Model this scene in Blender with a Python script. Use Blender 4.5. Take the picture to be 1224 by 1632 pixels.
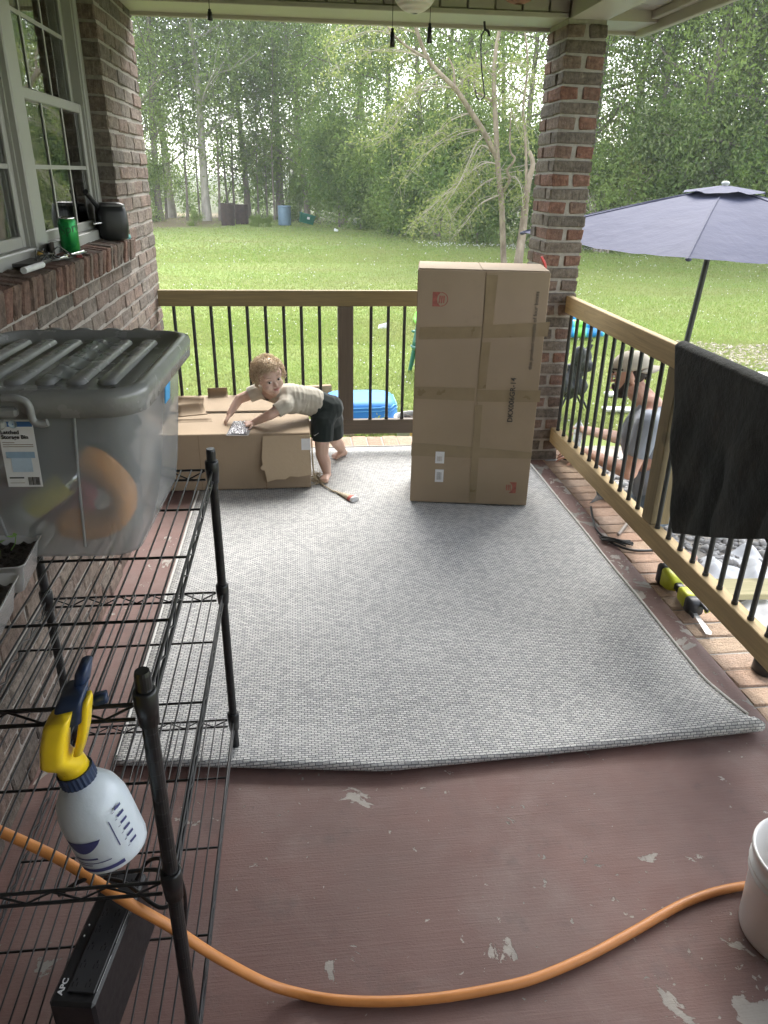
import bpy, bmesh, math, random
import numpy as np
from mathutils import Vector, Matrix, Quaternion
random.seed(7); rng = np.random.default_rng(7)
SC = bpy.context.scene
for o in list(bpy.data.objects): bpy.data.objects.remove(o)
COL = SC.collection
R = math.radians
# ------------------------------------------------------------------ camera
PW, PH, FPX = 1224, 1632, 1175.78
CAM_H = 1.6
RV = np.array([0.99395192, -0.10839494, 0.01761043]); UV = np.array([0.02914427, 0.41498477, 0.90936145]); WV = np.array([0.10587824, 0.90334832, -0.415634])
cd = bpy.data.cameras.new('camera'); cam = bpy.data.objects.new('camera', cd); COL.objects.link(cam)
cd.sensor_fit = 'VERTICAL'; cd.sensor_height = 36; cd.sensor_width = 27; cd.lens = FPX/PH*36
cd.clip_start = 0.05; cd.clip_end = 6000
cam.matrix_world = Matrix(((RV[0], UV[0], -WV[0], 0), (RV[1], UV[1], -WV[1], 0), (RV[2], UV[2], -WV[2], CAM_H), (0, 0, 0, 1)))
SC.camera = cam
SC.render.resolution_x = 768; SC.render.resolution_y = 1024
# ------------------------------------------------------------------ light
SUN_EL, SUN_AZ = 47, 18          # degrees; azimuth clockwise from +Y
wd = bpy.data.worlds.new('World'); SC.world = wd; wd.use_nodes = True
wn = wd.node_tree; bg = wn.nodes['Background']
sky = wn.nodes.new('ShaderNodeTexSky'); sky.sky_type = 'NISHITA'; sky.sun_disc = False
sky.sun_elevation = R(SUN_EL); sky.sun_rotation = R(SUN_AZ); sky.air_density = 1.0; sky.dust_density = 1.5; sky.ozone_density = 1.0
hs = wn.nodes.new('ShaderNodeHueSaturation'); hs.inputs['Saturation'].default_value = 0.30; hs.inputs['Value'].default_value = 1.0
wn.links.new(sky.outputs[0], hs.inputs['Color']); wn.links.new(hs.outputs[0], bg.inputs['Color'])
bg.inputs['Strength'].default_value = 0.15
sl = bpy.data.lights.new('sun', 'SUN'); sl.energy = 1.5; sl.angle = R(42); sl.color = (1, .96, .9)
so = bpy.data.objects.new('sun', sl); COL.objects.link(so)
az = R(SUN_AZ); el = R(SUN_EL)
sdir = Vector((math.sin(az)*math.cos(el), math.cos(az)*math.cos(el), math.sin(el)))
so.rotation_euler = sdir.to_track_quat('Z', 'Y').to_euler(); so.location = sdir*30
SC.view_settings.view_transform = 'Standard'; SC.view_settings.look = 'None'; SC.view_settings.gamma = 1
SC.view_settings.exposure = 2.5
SC.render.engine = 'CYCLES'
SC.cycles.max_bounces = 6; SC.cycles.diffuse_bounces = 3; SC.cycles.volume_bounces = 0; SC.cycles.transparent_max_bounces = 16; SC.cycles.caustics_refractive = False; SC.cycles.caustics_reflective = False
# ------------------------------------------------------------------ pixel -> place (direction from pixel, distance from a plane it touches)
def ray(x, y): return WV + RV*(x-612)/FPX + UV*(816-y)/FPX
def PZ(x, y, z=0.0):
    d = ray(x, y); return Vector((*(d*((z-CAM_H)/d[2]))[:2], z))
def PX(x, y, X):
    d = ray(x, y); t = X/d[0]; return Vector((X, d[1]*t, CAM_H+d[2]*t))
def PY(x, y, Y):
    d = ray(x, y); t = Y/d[1]; return Vector((d[0]*t, Y, CAM_H+d[2]*t))
def proj(P):
    v = np.array(P, float)-np.array([0, 0, CAM_H]); z = v@WV
    return (612+FPX*(v@RV)/z, 816-FPX*(v@UV)/z, z)
# ------------------------------------------------------------------ objects
ORD = ['first', 'second', 'third', 'fourth', 'fifth', 'sixth', 'seventh', 'eighth', 'ninth', 'tenth', 'eleventh', 'twelfth', 'thirteenth', 'fourteenth', 'fifteenth', 'sixteenth', 'seventeenth', 'eighteenth']
def tag(o, label=None, cat=None, group=None, kind=None):
    if label: o['label'] = label
    if cat: o['category'] = cat
    if group: o['group'] = group
    if kind: o['kind'] = kind
    return o
def empty(name, loc=(0, 0, 0), rz=0, label=None, cat=None, group=None, kind=None):
    o = bpy.data.objects.new(name, None); o.empty_display_size = .05; COL.objects.link(o); o.location = loc; o.rotation_euler = (0, 0, rz)
    return tag(o, label, cat, group, kind)
def link(name, me, mat=None, parent=None, loc=None, smooth=False):
    if mat is not None and not me.materials: me.materials.append(mat)
    if smooth: me.shade_smooth()
    o = bpy.data.objects.new(name, me); COL.objects.link(o)
    if parent is not None: o.parent = parent
    if loc is not None: o.location = loc
    return o
def fast_mesh(name, V, F, smooth=False):
    V = np.asarray(V, np.float32); F = np.asarray(F, np.int32); k = F.shape[1]
    me = bpy.data.meshes.new(name); me.vertices.add(len(V)); me.vertices.foreach_set('co', V.ravel())
    me.loops.add(F.size); me.loops.foreach_set('vertex_index', F.ravel())
    me.polygons.add(len(F)); me.polygons.foreach_set('loop_start', np.arange(0, F.size, k, dtype=np.int32))
    me.update(calc_edges=True)
    if smooth: me.shade_smooth()
    return me
class MB:
    """collects shapes into one mesh"""
    def __init__(s): s.v = []; s.f = []; s.sm = []
    def add(s, V, F, smooth=False):
        b = len(s.v); s.v += [tuple(p) for p in V]; s.f += [tuple(i+b for i in f) for f in F]; s.sm += [smooth]*len(F); return s
    def box(s, lo, hi, b=0.0):
        lo = Vector(lo); hi = Vector(hi); c = (lo+hi)/2; h = (hi-lo)/2
        V, F = cbox(h.x, h.y, h.z, b); return s.add([Vector(p)+c for p in V], F)
    def obox(s, c, size, M=None, b=0.0):
        V, F = cbox(size[0]/2, size[1]/2, size[2]/2, b); c = Vector(c)
        return s.add([(M @ Vector(p) if M else Vector(p))+c for p in V], F)
    def tube(s, pts, r, n=8, caps=True, smooth=True):
        pts = [Vector(p) for p in pts]; m = len(pts); rs = r if hasattr(r, '__len__') else [r]*m
        T = []
        for i in range(m):
            t = pts[min(i+1, m-1)]-pts[max(i-1, 0)]; T.append(t.normalized() if t.length > 1e-9 else Vector((0, 0, 1)))
        u = T[0].orthogonal().normalized(); V = []; F = []
        for i in range(m):
            u = (u-T[i]*u.dot(T[i])); u = u.normalized() if u.length > 1e-6 else T[i].orthogonal().normalized(); w = T[i].cross(u)
            for k in range(n):
                a = 2*math.pi*k/n; V.append(pts[i]+(u*math.cos(a)+w*math.sin(a))*rs[i])
        for i in range(m-1):
            for k in range(n): F.append((i*n+k, i*n+(k+1) % n, (i+1)*n+(k+1) % n, (i+1)*n+k))
        s.add(V, F, smooth)
        if caps: s.add(V[:n], [tuple(range(n-1, -1, -1))]); s.add(V[-n:], [tuple(range(n))])
        return s
    def lathe(s, prof, n=24, c=(0, 0, 0), smooth=True, M=None):
        V = []; F = []; c = Vector(c)
        for (r, z) in prof:
            for k in range(n):
                a = 2*math.pi*k/n; p = Vector((r*math.cos(a), r*math.sin(a), z)); V.append((M @ p if M else p)+c)
        for i in range(len(prof)-1):
            for k in range(n): F.append((i*n+k, i*n+(k+1) % n, (i+1)*n+(k+1) % n, (i+1)*n+k))
        return s.add(V, F, smooth)
    def ell(s, c, rad, M=None, n=12, smooth=True):
        V = []; F = []; c = Vector(c); m = n//2
        for i in range(m+1):
            th = math.pi*i/m
            for k in range(n):
                a = 2*math.pi*k/n; p = Vector((rad[0]*math.sin(th)*math.cos(a), rad[1]*math.sin(th)*math.sin(a), rad[2]*math.cos(th)))
                V.append((M @ p if M else p)+c)
        for i in range(m):
            for k in range(n): F.append((i*n+k, (i+1)*n+k, (i+1)*n+(k+1) % n, i*n+(k+1) % n))
        return s.add(V, F, smooth)
    def cap(s, a, b, ra, rb, n=12):
        """tapered capsule"""
        a = Vector(a); b = Vector(b); s.ell(a, (ra,)*3, n=n); s.ell(b, (rb,)*3, n=n); s.tube([a, b], [ra, rb], n=n); return s
    def prism(s, poly, M, t):
        """outline in 2D extruded by t along local z"""
        n = len(poly); V = [M @ Vector((x, y, 0)) for x, y in poly]+[M @ Vector((x, y, t)) for x, y in poly]
        F = [tuple(range(n-1, -1, -1)), tuple(range(n, 2*n))]+[(i, (i+1) % n, n+(i+1) % n, n+i) for i in range(n)]
        return s.add(V, F)
    def grid(s, fn, nu, nv, smooth=True):
        V = [fn(i/(nu-1), j/(nv-1)) for i in range(nu) for j in range(nv)]
        F = [(i*nv+j, (i+1)*nv+j, (i+1)*nv+j+1, i*nv+j+1) for i in range(nu-1) for j in range(nv-1)]
        return s.add(V, F, smooth)
    def mesh(s, name='mesh'):
        me = bpy.data.meshes.new(name); me.from_pydata(s.v, [], s.f); me.update()
        me.polygons.foreach_set('use_smooth', s.sm); return me
    def build(s, name, mat=None, parent=None, loc=None): return link(name, s.mesh(name), mat, parent, loc)
def cbox(x, y, z, b=0.0):
    if b <= 0:
        V = [(sx*x, sy*y, sz*z) for sx in (-1, 1) for sy in (-1, 1) for sz in (-1, 1)]
        return V, [(0, 1, 3, 2), (4, 6, 7, 5), (0, 4, 5, 1), (2, 3, 7, 6), (0, 2, 6, 4), (1, 5, 7, 3)]
    V = []; idx = {}
    for sx in (-1, 1):
        for sy in (-1, 1):
            for sz in (-1, 1):
                for ax in range(3):
                    p = [sx*(x-b), sy*(y-b), sz*(z-b)]; p[ax] = (sx*x, sy*y, sz*z)[ax]; idx[(sx, sy, sz, ax)] = len(V); V.append(tuple(p))
    F = []
    for ax in range(3):
        o = [a for a in range(3) if a != ax]
        for s0 in (-1, 1):
            q = []
            for (a, b_) in ((-1, -1), (1, -1), (1, 1), (-1, 1)):
                k = [0, 0, 0]; k[ax] = s0; k[o[0]] = a; k[o[1]] = b_; q.append(idx[(*k, ax)])
            flip = (s0 < 0) ^ (ax == 1)
            F.append(tuple(q[::-1]) if flip else tuple(q))
    for ax in range(3):                         # edge chamfers, edges running along ax
        o = [a for a in range(3) if a != ax]
        for a in (-1, 1):
            for b_ in (-1, 1):
                q = []
                for (e, fx) in ((-1, o[0]), (1, o[0]), (1, o[1]), (-1, o[1])):
                    k = [0, 0, 0]; k[ax] = e; k[o[0]] = a; k[o[1]] = b_; q.append(idx[(*k, fx)])
                F.append(tuple(q))
    for sx in (-1, 1):
        for sy in (-1, 1):
            for sz in (-1, 1):
                q = (idx[(sx, sy, sz, 0)], idx[(sx, sy, sz, 1)], idx[(sx, sy, sz, 2)])
                F.append(q if sx*sy*sz > 0 else q[::-1])
    return V, F
def fix_normals(me):
    bm = bmesh.new(); bm.from_mesh(me); bmesh.ops.recalc_face_normals(bm, faces=bm.faces); bm.to_mesh(me); bm.free(); return me
def applied(me, mods, mat=None, smooth=True):
    """mesh with modifiers applied: mods = [(type, {props})]"""
    o = bpy.data.objects.new('tmp', me); COL.objects.link(o)
    for t, pr in mods:
        m = o.modifiers.new(t, t)
        for k, v in pr.items(): setattr(m, k, v)
    dg = bpy.context.evaluated_depsgraph_get(); out = bpy.data.meshes.new_from_object(o.evaluated_get(dg))
    bpy.data.objects.remove(o)
    out.materials.clear()
    if mat: out.materials.append(mat)
    if smooth: out.shade_smooth()
    return out
def blob(mb, vox, smooth=6, fac=.5, mat=None):
    me = mb.mesh('blob')
    return applied(me, [('REMESH', dict(mode='VOXEL', voxel_size=vox)), ('SMOOTH', dict(factor=fac, iterations=smooth))], mat)
def text_mesh(s, size, ext=0.0004, bold=0.0, align='LEFT'):
    cu = bpy.data.curves.new('txt', 'FONT'); cu.body = s; cu.size = size; cu.extrude = ext; cu.offset = bold; cu.align_x = align; cu.resolution_u = 3
    o = bpy.data.objects.new('txt', cu); COL.objects.link(o); dg = bpy.context.evaluated_depsgraph_get()
    me = bpy.data.meshes.new_from_object(o.evaluated_get(dg)); bpy.data.objects.remove(o); me.materials.clear(); return me
def put_text(s, size, M, mat, parent, name='printed_text', bold=0.0, align='LEFT'):
    me = text_mesh(s, size, bold=bold, align=align); me.transform(M); return link(name, me, mat, parent)
def frame3(o, x, y):
    """matrix with local x,y axes and origin o"""
    x = Vector(x).normalized(); z = x.cross(Vector(y)).normalized(); y = z.cross(x)
    return Matrix(((x.x, y.x, z.x, o[0]), (x.y, y.y, z.y, o[1]), (x.z, y.z, z.z, o[2]), (0, 0, 0, 1)))
def smooth_path(pts, n=6):
    P = [Vector(p) for p in pts]; out = []
    for i in range(len(P)-1):
        p0, p1, p2, p3 = P[max(i-1, 0)], P[i], P[i+1], P[min(i+2, len(P)-1)]
        for k in range(n):
            t = k/n; out.append(.5*((2*p1)+(p2-p0)*t+(2*p0-5*p1+4*p2-p3)*t*t+(3*p1-p0-3*p2+p3)*t**3))
    out.append(P[-1]); return out
# ------------------------------------------------------------------ materials
class NT:
    def __init__(s, name):
        s.m = bpy.data.materials.new(name); s.m.use_nodes = True; s.t = s.m.node_tree; s.b = s.t.nodes['Principled BSDF']; s.out = s.t.nodes['Material Output']
    def n(s, ty, ins=None, **props):
        nd = s.t.nodes.new('ShaderNode'+ty)
        for k, v in props.items(): setattr(nd, k, v)
        for k, v in (ins or {}).items(): s.set(nd.inputs[k], v)
        return nd
    def set(s, sock, v):
        if hasattr(v, 'is_linked') or isinstance(v, bpy.types.NodeSocket): s.t.links.new(v, sock)
        elif hasattr(v, '__len__') and len(v) == 3 and sock.type == 'RGBA': sock.default_value = (*v, 1)
        else: sock.default_value = v
    def p(s, **ins):
        for k, v in ins.items(): s.set(s.b.inputs[k.replace('_', ' ')], v)
    def mix(s, fac, a, b, blend='MIX'):
        nd = s.t.nodes.new('ShaderNodeMix'); nd.data_type = 'RGBA'; nd.blend_type = blend; nd.clamp_factor = True
        s.set(nd.inputs[0], fac); s.set(nd.inputs[6], a); s.set(nd.inputs[7], b); return nd.outputs[2]
    def math(s, op, a, b=0.0, clamp=False):
        nd = s.n('Math', operation=op, use_clamp=clamp); s.set(nd.inputs[0], a); s.set(nd.inputs[1], b); return nd.outputs[0]
    def coord(s, scale=(1, 1, 1), kind='Object'):
        tc = s.n('TexCoord'); mp = s.n('Mapping', {'Scale': scale}); s.t.links.new(tc.outputs[kind], mp.inputs[0]); return mp.outputs[0]
    def wpos(s, scale=(1, 1, 1)):
        g = s.n('NewGeometry'); mp = s.n('Mapping', {'Scale': scale}); s.t.links.new(g.outputs['Position'], mp.inputs[0]); return mp.outputs[0]
    def noise(s, vec, scale, detail=4, rough=.55, dist=0.0):
        return s.n('TexNoise', {'Vector': vec, 'Scale': scale, 'Detail': detail, 'Roughness': rough, 'Distortion': dist}).outputs['Fac']
    def ramp(s, fac, stops, interp='LINEAR'):
        nd = s.n('ValToRGB'); cr = nd.color_ramp; cr.interpolation = interp
        while len(cr.elements) < len(stops): cr.elements.new(.5)
        for e, (p, c) in zip(cr.elements, stops): e.position = p; e.color = (*c, 1) if len(c) == 3 else c
        s.set(nd.inputs[0], fac); return nd.outputs[0]
    def step(s, fac, lo, hi):
        nd = s.n('MapRange', {'From Min': lo, 'From Max': hi}); s.set(nd.inputs[0], fac); return nd.outputs[0]
    def bump(s, h, dist=.002, strength=1.0):
        nd = s.n('Bump', {'Strength': strength, 'Distance': dist}); s.set(nd.inputs['Height'], h); s.t.links.new(nd.outputs[0], s.b.inputs['Normal']); return nd
    def rand(s):
        """random per object and per island"""
        oi = s.n('ObjectInfo'); g = s.n('NewGeometry'); return s.math('FRACT', s.math('ADD', oi.outputs['Random'], s.math('MULTIPLY', g.outputs['Random Per Island'], 7.3)))
def mul(c, k): return tuple(min(1, x*k) for x in c)
MATS = {}
def simple(name, col, rough=.6, var=.15, scale=25, bump=0.0, bscale=None, metal=0.0, spec=.5, stretch=(1, 1, 1), col2=None, coat=0.0, sheen=0.0, dirt=0.0, dirtcol=(.12, .1, .08)):
    if name in MATS: return MATS[name]
    k = NT(name); v = k.coord(stretch); f = k.noise(v, scale, 5)
    f2 = k.step(f, .3, .7)
    c = k.mix(f2, mul(col, 1-var), col2 if col2 else mul(col, 1+var))
    if dirt:
        d = k.math('MULTIPLY', k.step(k.noise(v, scale*.25, 6, .65), .5, .72), dirt); c = k.mix(d, c, dirtcol)
    k.p(Base_Color=c, Metallic=metal, Roughness=k.math('ADD', rough-.06, k.math('MULTIPLY', f2, .12)))
    k.b.inputs['Specular IOR Level'].default_value = spec
    if coat: k.p(Coat_Weight=coat)
    if sheen: k.p(Sheen_Weight=sheen)
    if bump: k.bump(k.noise(v, bscale or scale*4, 5), bump)
    MATS[name] = k.m; return k.m
# ================================================================== SETTING
GZ = -0.5
WX, WEND = -0.80, 4.55
# --- materials of the setting
def brick_mat(name, stops, smear=.35, con=1.0):
    k = NT(name); r = k.rand(); v = k.wpos()
    c = k.ramp(r, stops)
    n1 = k.noise(v, 38, 6, .65); n2 = k.noise(v, 9, 4)
    stri = k.noise(k.wpos((1.5, 1.5, .22)), 70, 5, .7)
    c = k.mix(k.step(n1, .38, .66), mul_node(k, c, 1-.36*con), mul_node(k, c, 1+.26*con)); c = k.mix(k.math('MULTIPLY', k.step(stri, .5, .68), .38*con), c, mul_node(k, c, .5))
    c = k.mix(k.math('MULTIPLY', k.step(k.noise(v, 55, 6, .7), .56, .72), smear), c, (.42, .39, .35))
    c = k.mix(k.math('MULTIPLY', k.step(n2, .5, .8), .35*con), c, (.09, .075, .065))
    k.p(Base_Color=c, Roughness=.9); k.b.inputs['Specular IOR Level'].default_value = .25
    h = k.math('ADD', k.noise(v, 120, 5, .7), k.math('MULTIPLY', k.noise(k.wpos((.4, .4, 1)), 45, 3), 1.2)); h = k.math('ADD', h, k.math('MULTIPLY', stri, 1.5)); k.bump(h, .007, 1.0)
    MATS[name] = k.m; return k.m
def mul_node(k, c, f):
    nd = k.t.nodes.new('ShaderNodeMix'); nd.data_type = 'RGBA'; nd.blend_type = 'MULTIPLY'; nd.inputs[0].default_value = 1; k.set(nd.inputs[6], c); k.set(nd.inputs[7], (f, f, f)); return nd.outputs[2]
m_brick = brick_mat('house_brick', [(0, (.185, .135, .11)), (.25, (.24, .195, .16)), (.5, (.165, .142, .122)), (.72, (.225, .16, .13)), (1, (.23, .198, .168))])
m_sillbrick = brick_mat('sill_brick', [(0, (.19, .105, .08)), (.3, (.165, .12, .095)), (.6, (.14, .115, .095)), (.85, (.215, .12, .09)), (1, (.18, .125, .1))], .15)
m_colbrick = brick_mat('column_brick', [(0, (.215, .105, .075)), (.3, (.19, .12, .09)), (.45, (.14, .12, .10)), (.6, (.235, .125, .09)), (.85, (.20, .15, .12)), (1, (.25, .135, .10))], .3)
m_border = brick_mat('border_brick', [(0, (.42, .27, .19)), (.3, (.46, .35, .25)), (.55, (.36, .25, .18)), (.8, (.48, .33, .24)), (1, (.34, .28, .22))], .45, .35)
m_mortar = simple('mortar', (.31, .29, .26), .95, .15, 40, .003, 150)
def floor_mat():
    k = NT('painted_concrete'); v = k.wpos()
    n = k.noise(v, 3.2, 5); st = k.noise(k.wpos((1.6, 46, 1)), 4, 6, .7, .6)
    c = k.mix(k.step(n, .3, .7), (.185, .098, .082), (.14, .079, .068))
    c = k.mix(k.math('MULTIPLY', k.step(st, .4, .75), .32), c, (.23, .135, .115))
    c = k.mix(k.math('MULTIPLY', k.step(k.noise(v, 1.1, 3), .45, .7), .5), c, (.13, .092, .08))
    c = k.mix(k.math('MULTIPLY', k.step(k.noise(v, 2.7, 7, .7, .8), .5, .68), .38), c, (.215, .165, .148)); c = k.mix(k.math('MULTIPLY', k.step(k.noise(v, 5.5, 8, .75), .56, .66), .4), c, (.085, .062, .056))
    # chipped paint: shapes with ragged edges, more of them where the paint is worn
    g0 = k.n('NewGeometry'); sp0 = k.n('SeparateXYZ', {0: g0.outputs['Position']})
    edge = k.math('MULTIPLY', k.step(sp0.outputs[0], 1.28, 1.44), .75); cor = k.math('MULTIPLY', k.step(sp0.outputs[0], .55, .95), k.step(sp0.outputs[1], 1.25, .9))
    worn = k.math('MINIMUM', k.math('ADD', k.math('MAXIMUM', edge, cor), k.math('MULTIPLY', k.step(k.noise(v, .9, 2), .42, .66), .7)), 1.25)
    chip = k.noise(v, 7.5, 9, .62, .6); small = k.noise(v, 34, 6, .6, .4)
    th = k.math('SUBTRACT', .668, k.math('MULTIPLY', worn, .098))
    m1 = k.step(k.math('SUBTRACT', chip, th), 0, .006)
    m2 = k.step(k.math('SUBTRACT', small, k.math('SUBTRACT', .69, k.math('MULTIPLY', worn, .055))), 0, .008)
    msk = k.math('MAXIMUM', m1, m2)
    con = k.mix(k.noise(v, 60, 4), (.30, .27, .24), (.42, .385, .34))
    gray = k.step(k.noise(v, 2.3, 2), .5, .56)
    con = k.mix(k.math('MULTIPLY', gray, .7), con, (.17, .175, .16))
    c = k.mix(msk, c, con)
    k.p(Base_Color=c, Roughness=k.math('ADD', .5, k.math('MULTIPLY', k.math('MAXIMUM', msk, k.noise(v, 14, 3)), .3)))
    h = k.math('SUBTRACT', k.math('ADD', k.math('MULTIPLY', st, .8), k.math('MULTIPLY', k.noise(v, 160, 3), .4)), k.math('MULTIPLY', msk, 1.1)); k.bump(h, .0022, .8)
    return k.m
m_floor = floor_mat()
m_trim = simple('cream_trim_paint', (.40, .385, .32), .5, .06, 6, .0006, 90, dirt=.25, dirtcol=(.25, .23, .18))
m_soffit = simple('cream_soffit', (.36, .345, .28), .55, .06, 5, dirt=.2, dirtcol=(.24, .22, .17))
# --- porch floor: slab, brick border set on edge round it
slab = MB().box((-1.1, -5.2, -.16), (1.478, 4.472, 0), 0).build('porch_floor', m_floor); tag(slab, kind='structure')
fb = MB().box((-1.1, -5.2, GZ-.4), (1.66, 4.70, -.165)).build('foundation', m_mortar, slab)
mb = MB().box((1.479, -5.2, -.16), (1.668, 4.705, -.006)).box((-1.1, 4.473, -.16), (1.478, 4.705, -.006)).build('mortar_bed', m_mortar, slab)
def brick_variants(sx, sy, sz, n=4, b=.004, j=.0025, name='brick'):
    out = []
    for i in range(n):
        V, F = cbox(sx/2, sy/2, sz/2, b); me = MB().add([tuple(c+random.uniform(-j, j) for c in p) for p in V], F).mesh(name); out.append(me)
    return out
bv = brick_variants(.196, .092, .06)
for m in bv: m.materials.append(m_border)
y = -.2; i = 0
while y < 4.66:
    o = link('brick', bv[i % 4], None, slab, (1.579+random.uniform(-.004, .004), y+.05, -.029+random.uniform(-.003, .002))); o.rotation_euler = (random.uniform(-.01, .01), random.uniform(-.01, .01), random.uniform(-.012, .012)+math.pi*(i % 2)); y += .1015; i += 1
x = -.9
while x < 1.44:
    o = link('brick', bv[i % 4], None, slab, (x+.05, 4.59+random.uniform(-.004, .004), -.029+random.uniform(-.003, .002))); o.rotation_euler = (0, random.uniform(-.01, .01), math.pi/2+random.uniform(-.012, .012)); o.scale = (1.13, 1, 1); x += .1015; i += 1
# --- house: brick wall, sill, twin window, beams, eave, ceiling
house = empty('brick_house', (-.9, 2, 0), 0, 'weathered brown brick house with twin white windows along the left side of the porch', 'house')
house.location = (0, 0, 0)
WY0, WY1, WZ0, WZ1 = 1.70, 3.735, 1.2186, 2.42
wall = MB()
wall.box((-1.06, -5.2, -.3), (-.806, WEND-.006, WZ0-.006)); wall.box((-1.06, WY1+.006, WZ0-.006), (-.806, WEND-.006, 2.8)); wall.box((-1.06, -5.2, WZ0-.006), (-.806, WY0-.006, 2.8)); wall.box((-1.06, WY0-.006, WZ1), (-.806, WY1+.006, 2.8))
wall = wall.build('wall', simple('house_mortar', (.29, .265, .235), .95, .18, 40, .003, 150), house)
CO, BL, BH, BD = .0677, .194, .0565, .088
bricks = []
k = 0
while k*CO < 2.75:
    z = k*CO+BH/2
    if k in (18, 19): ivs = [(3.878, WEND), (-5.2, WY0-.13)]
    elif WZ0 <= z <= WZ1: ivs = [(WY1, WEND), (-5.2, WY0)]
    else: ivs = [(-5.2, WEND)]
    for a, b in ivs:
        e = b; first = True
        while e-a > .05:
            L = BL if not (first and k % 2) else .092
            s = max(a, e-L)
            if s-a < .03: s = a
            
            if e > -1.2: bricks.append((e, s, z))
            e = s-.0105; first = False
    k += 1
def score(b):
    x_, y_, d = proj((WX, (b[0]+b[1])/2, b[2]))
    if d < .3 or not (-30 < x_ < 1250 and -30 < y_ < 1660): return -1
    return (b[0]-b[1])/d/d*(1 if (b[0]+b[1])/2 > 1.3 else .25)
bricks.sort(key=lambda b: -score(b))
hv = brick_variants(BD, BL, BH, 6, .005, .0035)
for m in hv: m.materials.append(m_brick)
rest = MB()
for n_, (e, s, z) in enumerate(bricks):
    c = (WX-BD/2+random.uniform(-.003, .003), (e+s)/2, z+random.uniform(-.0015, .0015))
    if n_ < 300 and score((e, s, z)) > 0:
        o = link('brick', hv[n_ % 6], None, wall, c); o.scale = (1, (e-s)/BL, 1); o.rotation_euler = (random.uniform(-.008, .008), 0, random.uniform(-.006, .006))
    else:
        V, F = cbox(BD/2, (e-s)/2, BH/2, .005); rest.add([(p[0]+c[0], p[1]+c[1], p[2]+c[2]) for p in V], F)
tag(rest.build('brick', m_brick, wall), kind='stuff')
sill = MB().box((-1.0, WY0-.12, WZ0-.01), (-.782, 3.872, WZ0+.055)).build('window_ledge', m_mortar, house)
sv = brick_variants(.17, .058, .094, 5, .006, .003)
for m in sv: m.materials.append(m_sillbrick)
y = 3.866; i = 0
while y > WY0-.12:
    o = link('brick', sv[i % 5], None, sill, (-.855+random.uniform(-.003, .003), y-.029, 1.2720+random.uniform(-.002, .002))); o.rotation_euler = (random.uniform(-.02, .02), R(8)+random.uniform(-.015, .015), 0); y -= .0685; i += 1
# window: frame, two sashes each side, grilles, panes
m_vinyl = simple('window_vinyl', (.35, .35, .325), .4, .05, 8, dirt=.3, dirtcol=(.3, .28, .24))
kk = NT('window_glass'); kk.p(Base_Color=(.9, .95, .93), Roughness=.01, Transmission_Weight=1.0, IOR=1.52); m_glass = kk.m
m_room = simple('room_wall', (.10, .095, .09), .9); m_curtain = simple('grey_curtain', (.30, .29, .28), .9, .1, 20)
XW = -.885
def window(y0, y1):
    w = MB()
    zb, zt, zm = 1.315, 2.40, 1.83
    f = empty('window', (0, 0, 0)); f.parent = house
    fr = MB()
    fr.box((XW-.06, y0, zb), (XW+.012, y0+.05, zt), .004).box((XW-.06, y1-.05, zb), (XW+.012, y1, zt), .004).box((XW-.06, y0+.05, zt-.05), (XW+.012, y1-.05, zt)).box((XW-.06, y0+.05, zb), (XW+.02, y1-.05, zb+.045), .004)
    fr.box((XW-.055, y0+.05, zb+.045), (XW+.002, y0+.065, zt-.05)).box((XW-.055, y1-.065, zb+.045), (XW+.002, y1-.05, zt-.05))
    fr.build('window_frame', m_vinyl, f)
    for (za, zc, dx) in ((zb+.045, zm+.018, -.008), (zm-.018, zt-.05, -.034)):
        s = MB(); ya, yb = y0+.066, y1-.066; xa, xb = XW-.022+dx, XW+dx
        s.box((xa, ya, za), (xb, ya+.034, zc), .003).box((xa, yb-.034, za), (xb, yb, zc), .003).box((xa, ya+.034, za), (xb, yb-.034, za+.036), .003).box((xa, ya+.034, zc-.036), (xb, yb-.034, zc), .003)
        s.build('sash', m_vinyl, f)
        MB().box((xa+.009, ya+.034, za+.036), (xa+.013, yb-.034, zc-.036)).build('pane', m_glass, f)
        hz = (za+zc)/2; g = MB()
        g.box((xa+.0135, ya+.034, hz-.007), (xa+.0175, yb-.034, hz+.007)); g.build('muntin', m_vinyl, f)
        for t in (1/3, 2/3):
            yy = ya+.034+(yb-ya-.068)*t
            MB().box((xa+.0138, yy-.007, za+.036), (xa+.017, yy+.007, zc-.036)).build('muntin', m_vinyl, f)
    return f
window(2.775, WY1); window(WY0, 2.77)
MB().box((XW-.05, 2.715, 1.32), (XW+.024, 2.83, 2.40), .005).build('mullion', m_vinyl, house)
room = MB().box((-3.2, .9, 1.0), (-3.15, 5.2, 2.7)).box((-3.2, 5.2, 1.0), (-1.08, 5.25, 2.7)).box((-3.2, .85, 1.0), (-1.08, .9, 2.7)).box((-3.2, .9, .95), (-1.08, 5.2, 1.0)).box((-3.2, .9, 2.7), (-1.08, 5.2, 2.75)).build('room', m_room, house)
cu = MB().grid(lambda u, v: (-1.04+.018*math.sin(u*62), 3.30+.42*u, 1.25+1.2*v), 60, 3).build('curtain', m_curtain, house)
cu = MB().grid(lambda u, v: (-1.04+.018*math.sin(u*62), 1.72+.5*u, 1.25+1.2*v), 60, 3).build('curtain', m_curtain, house)
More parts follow.
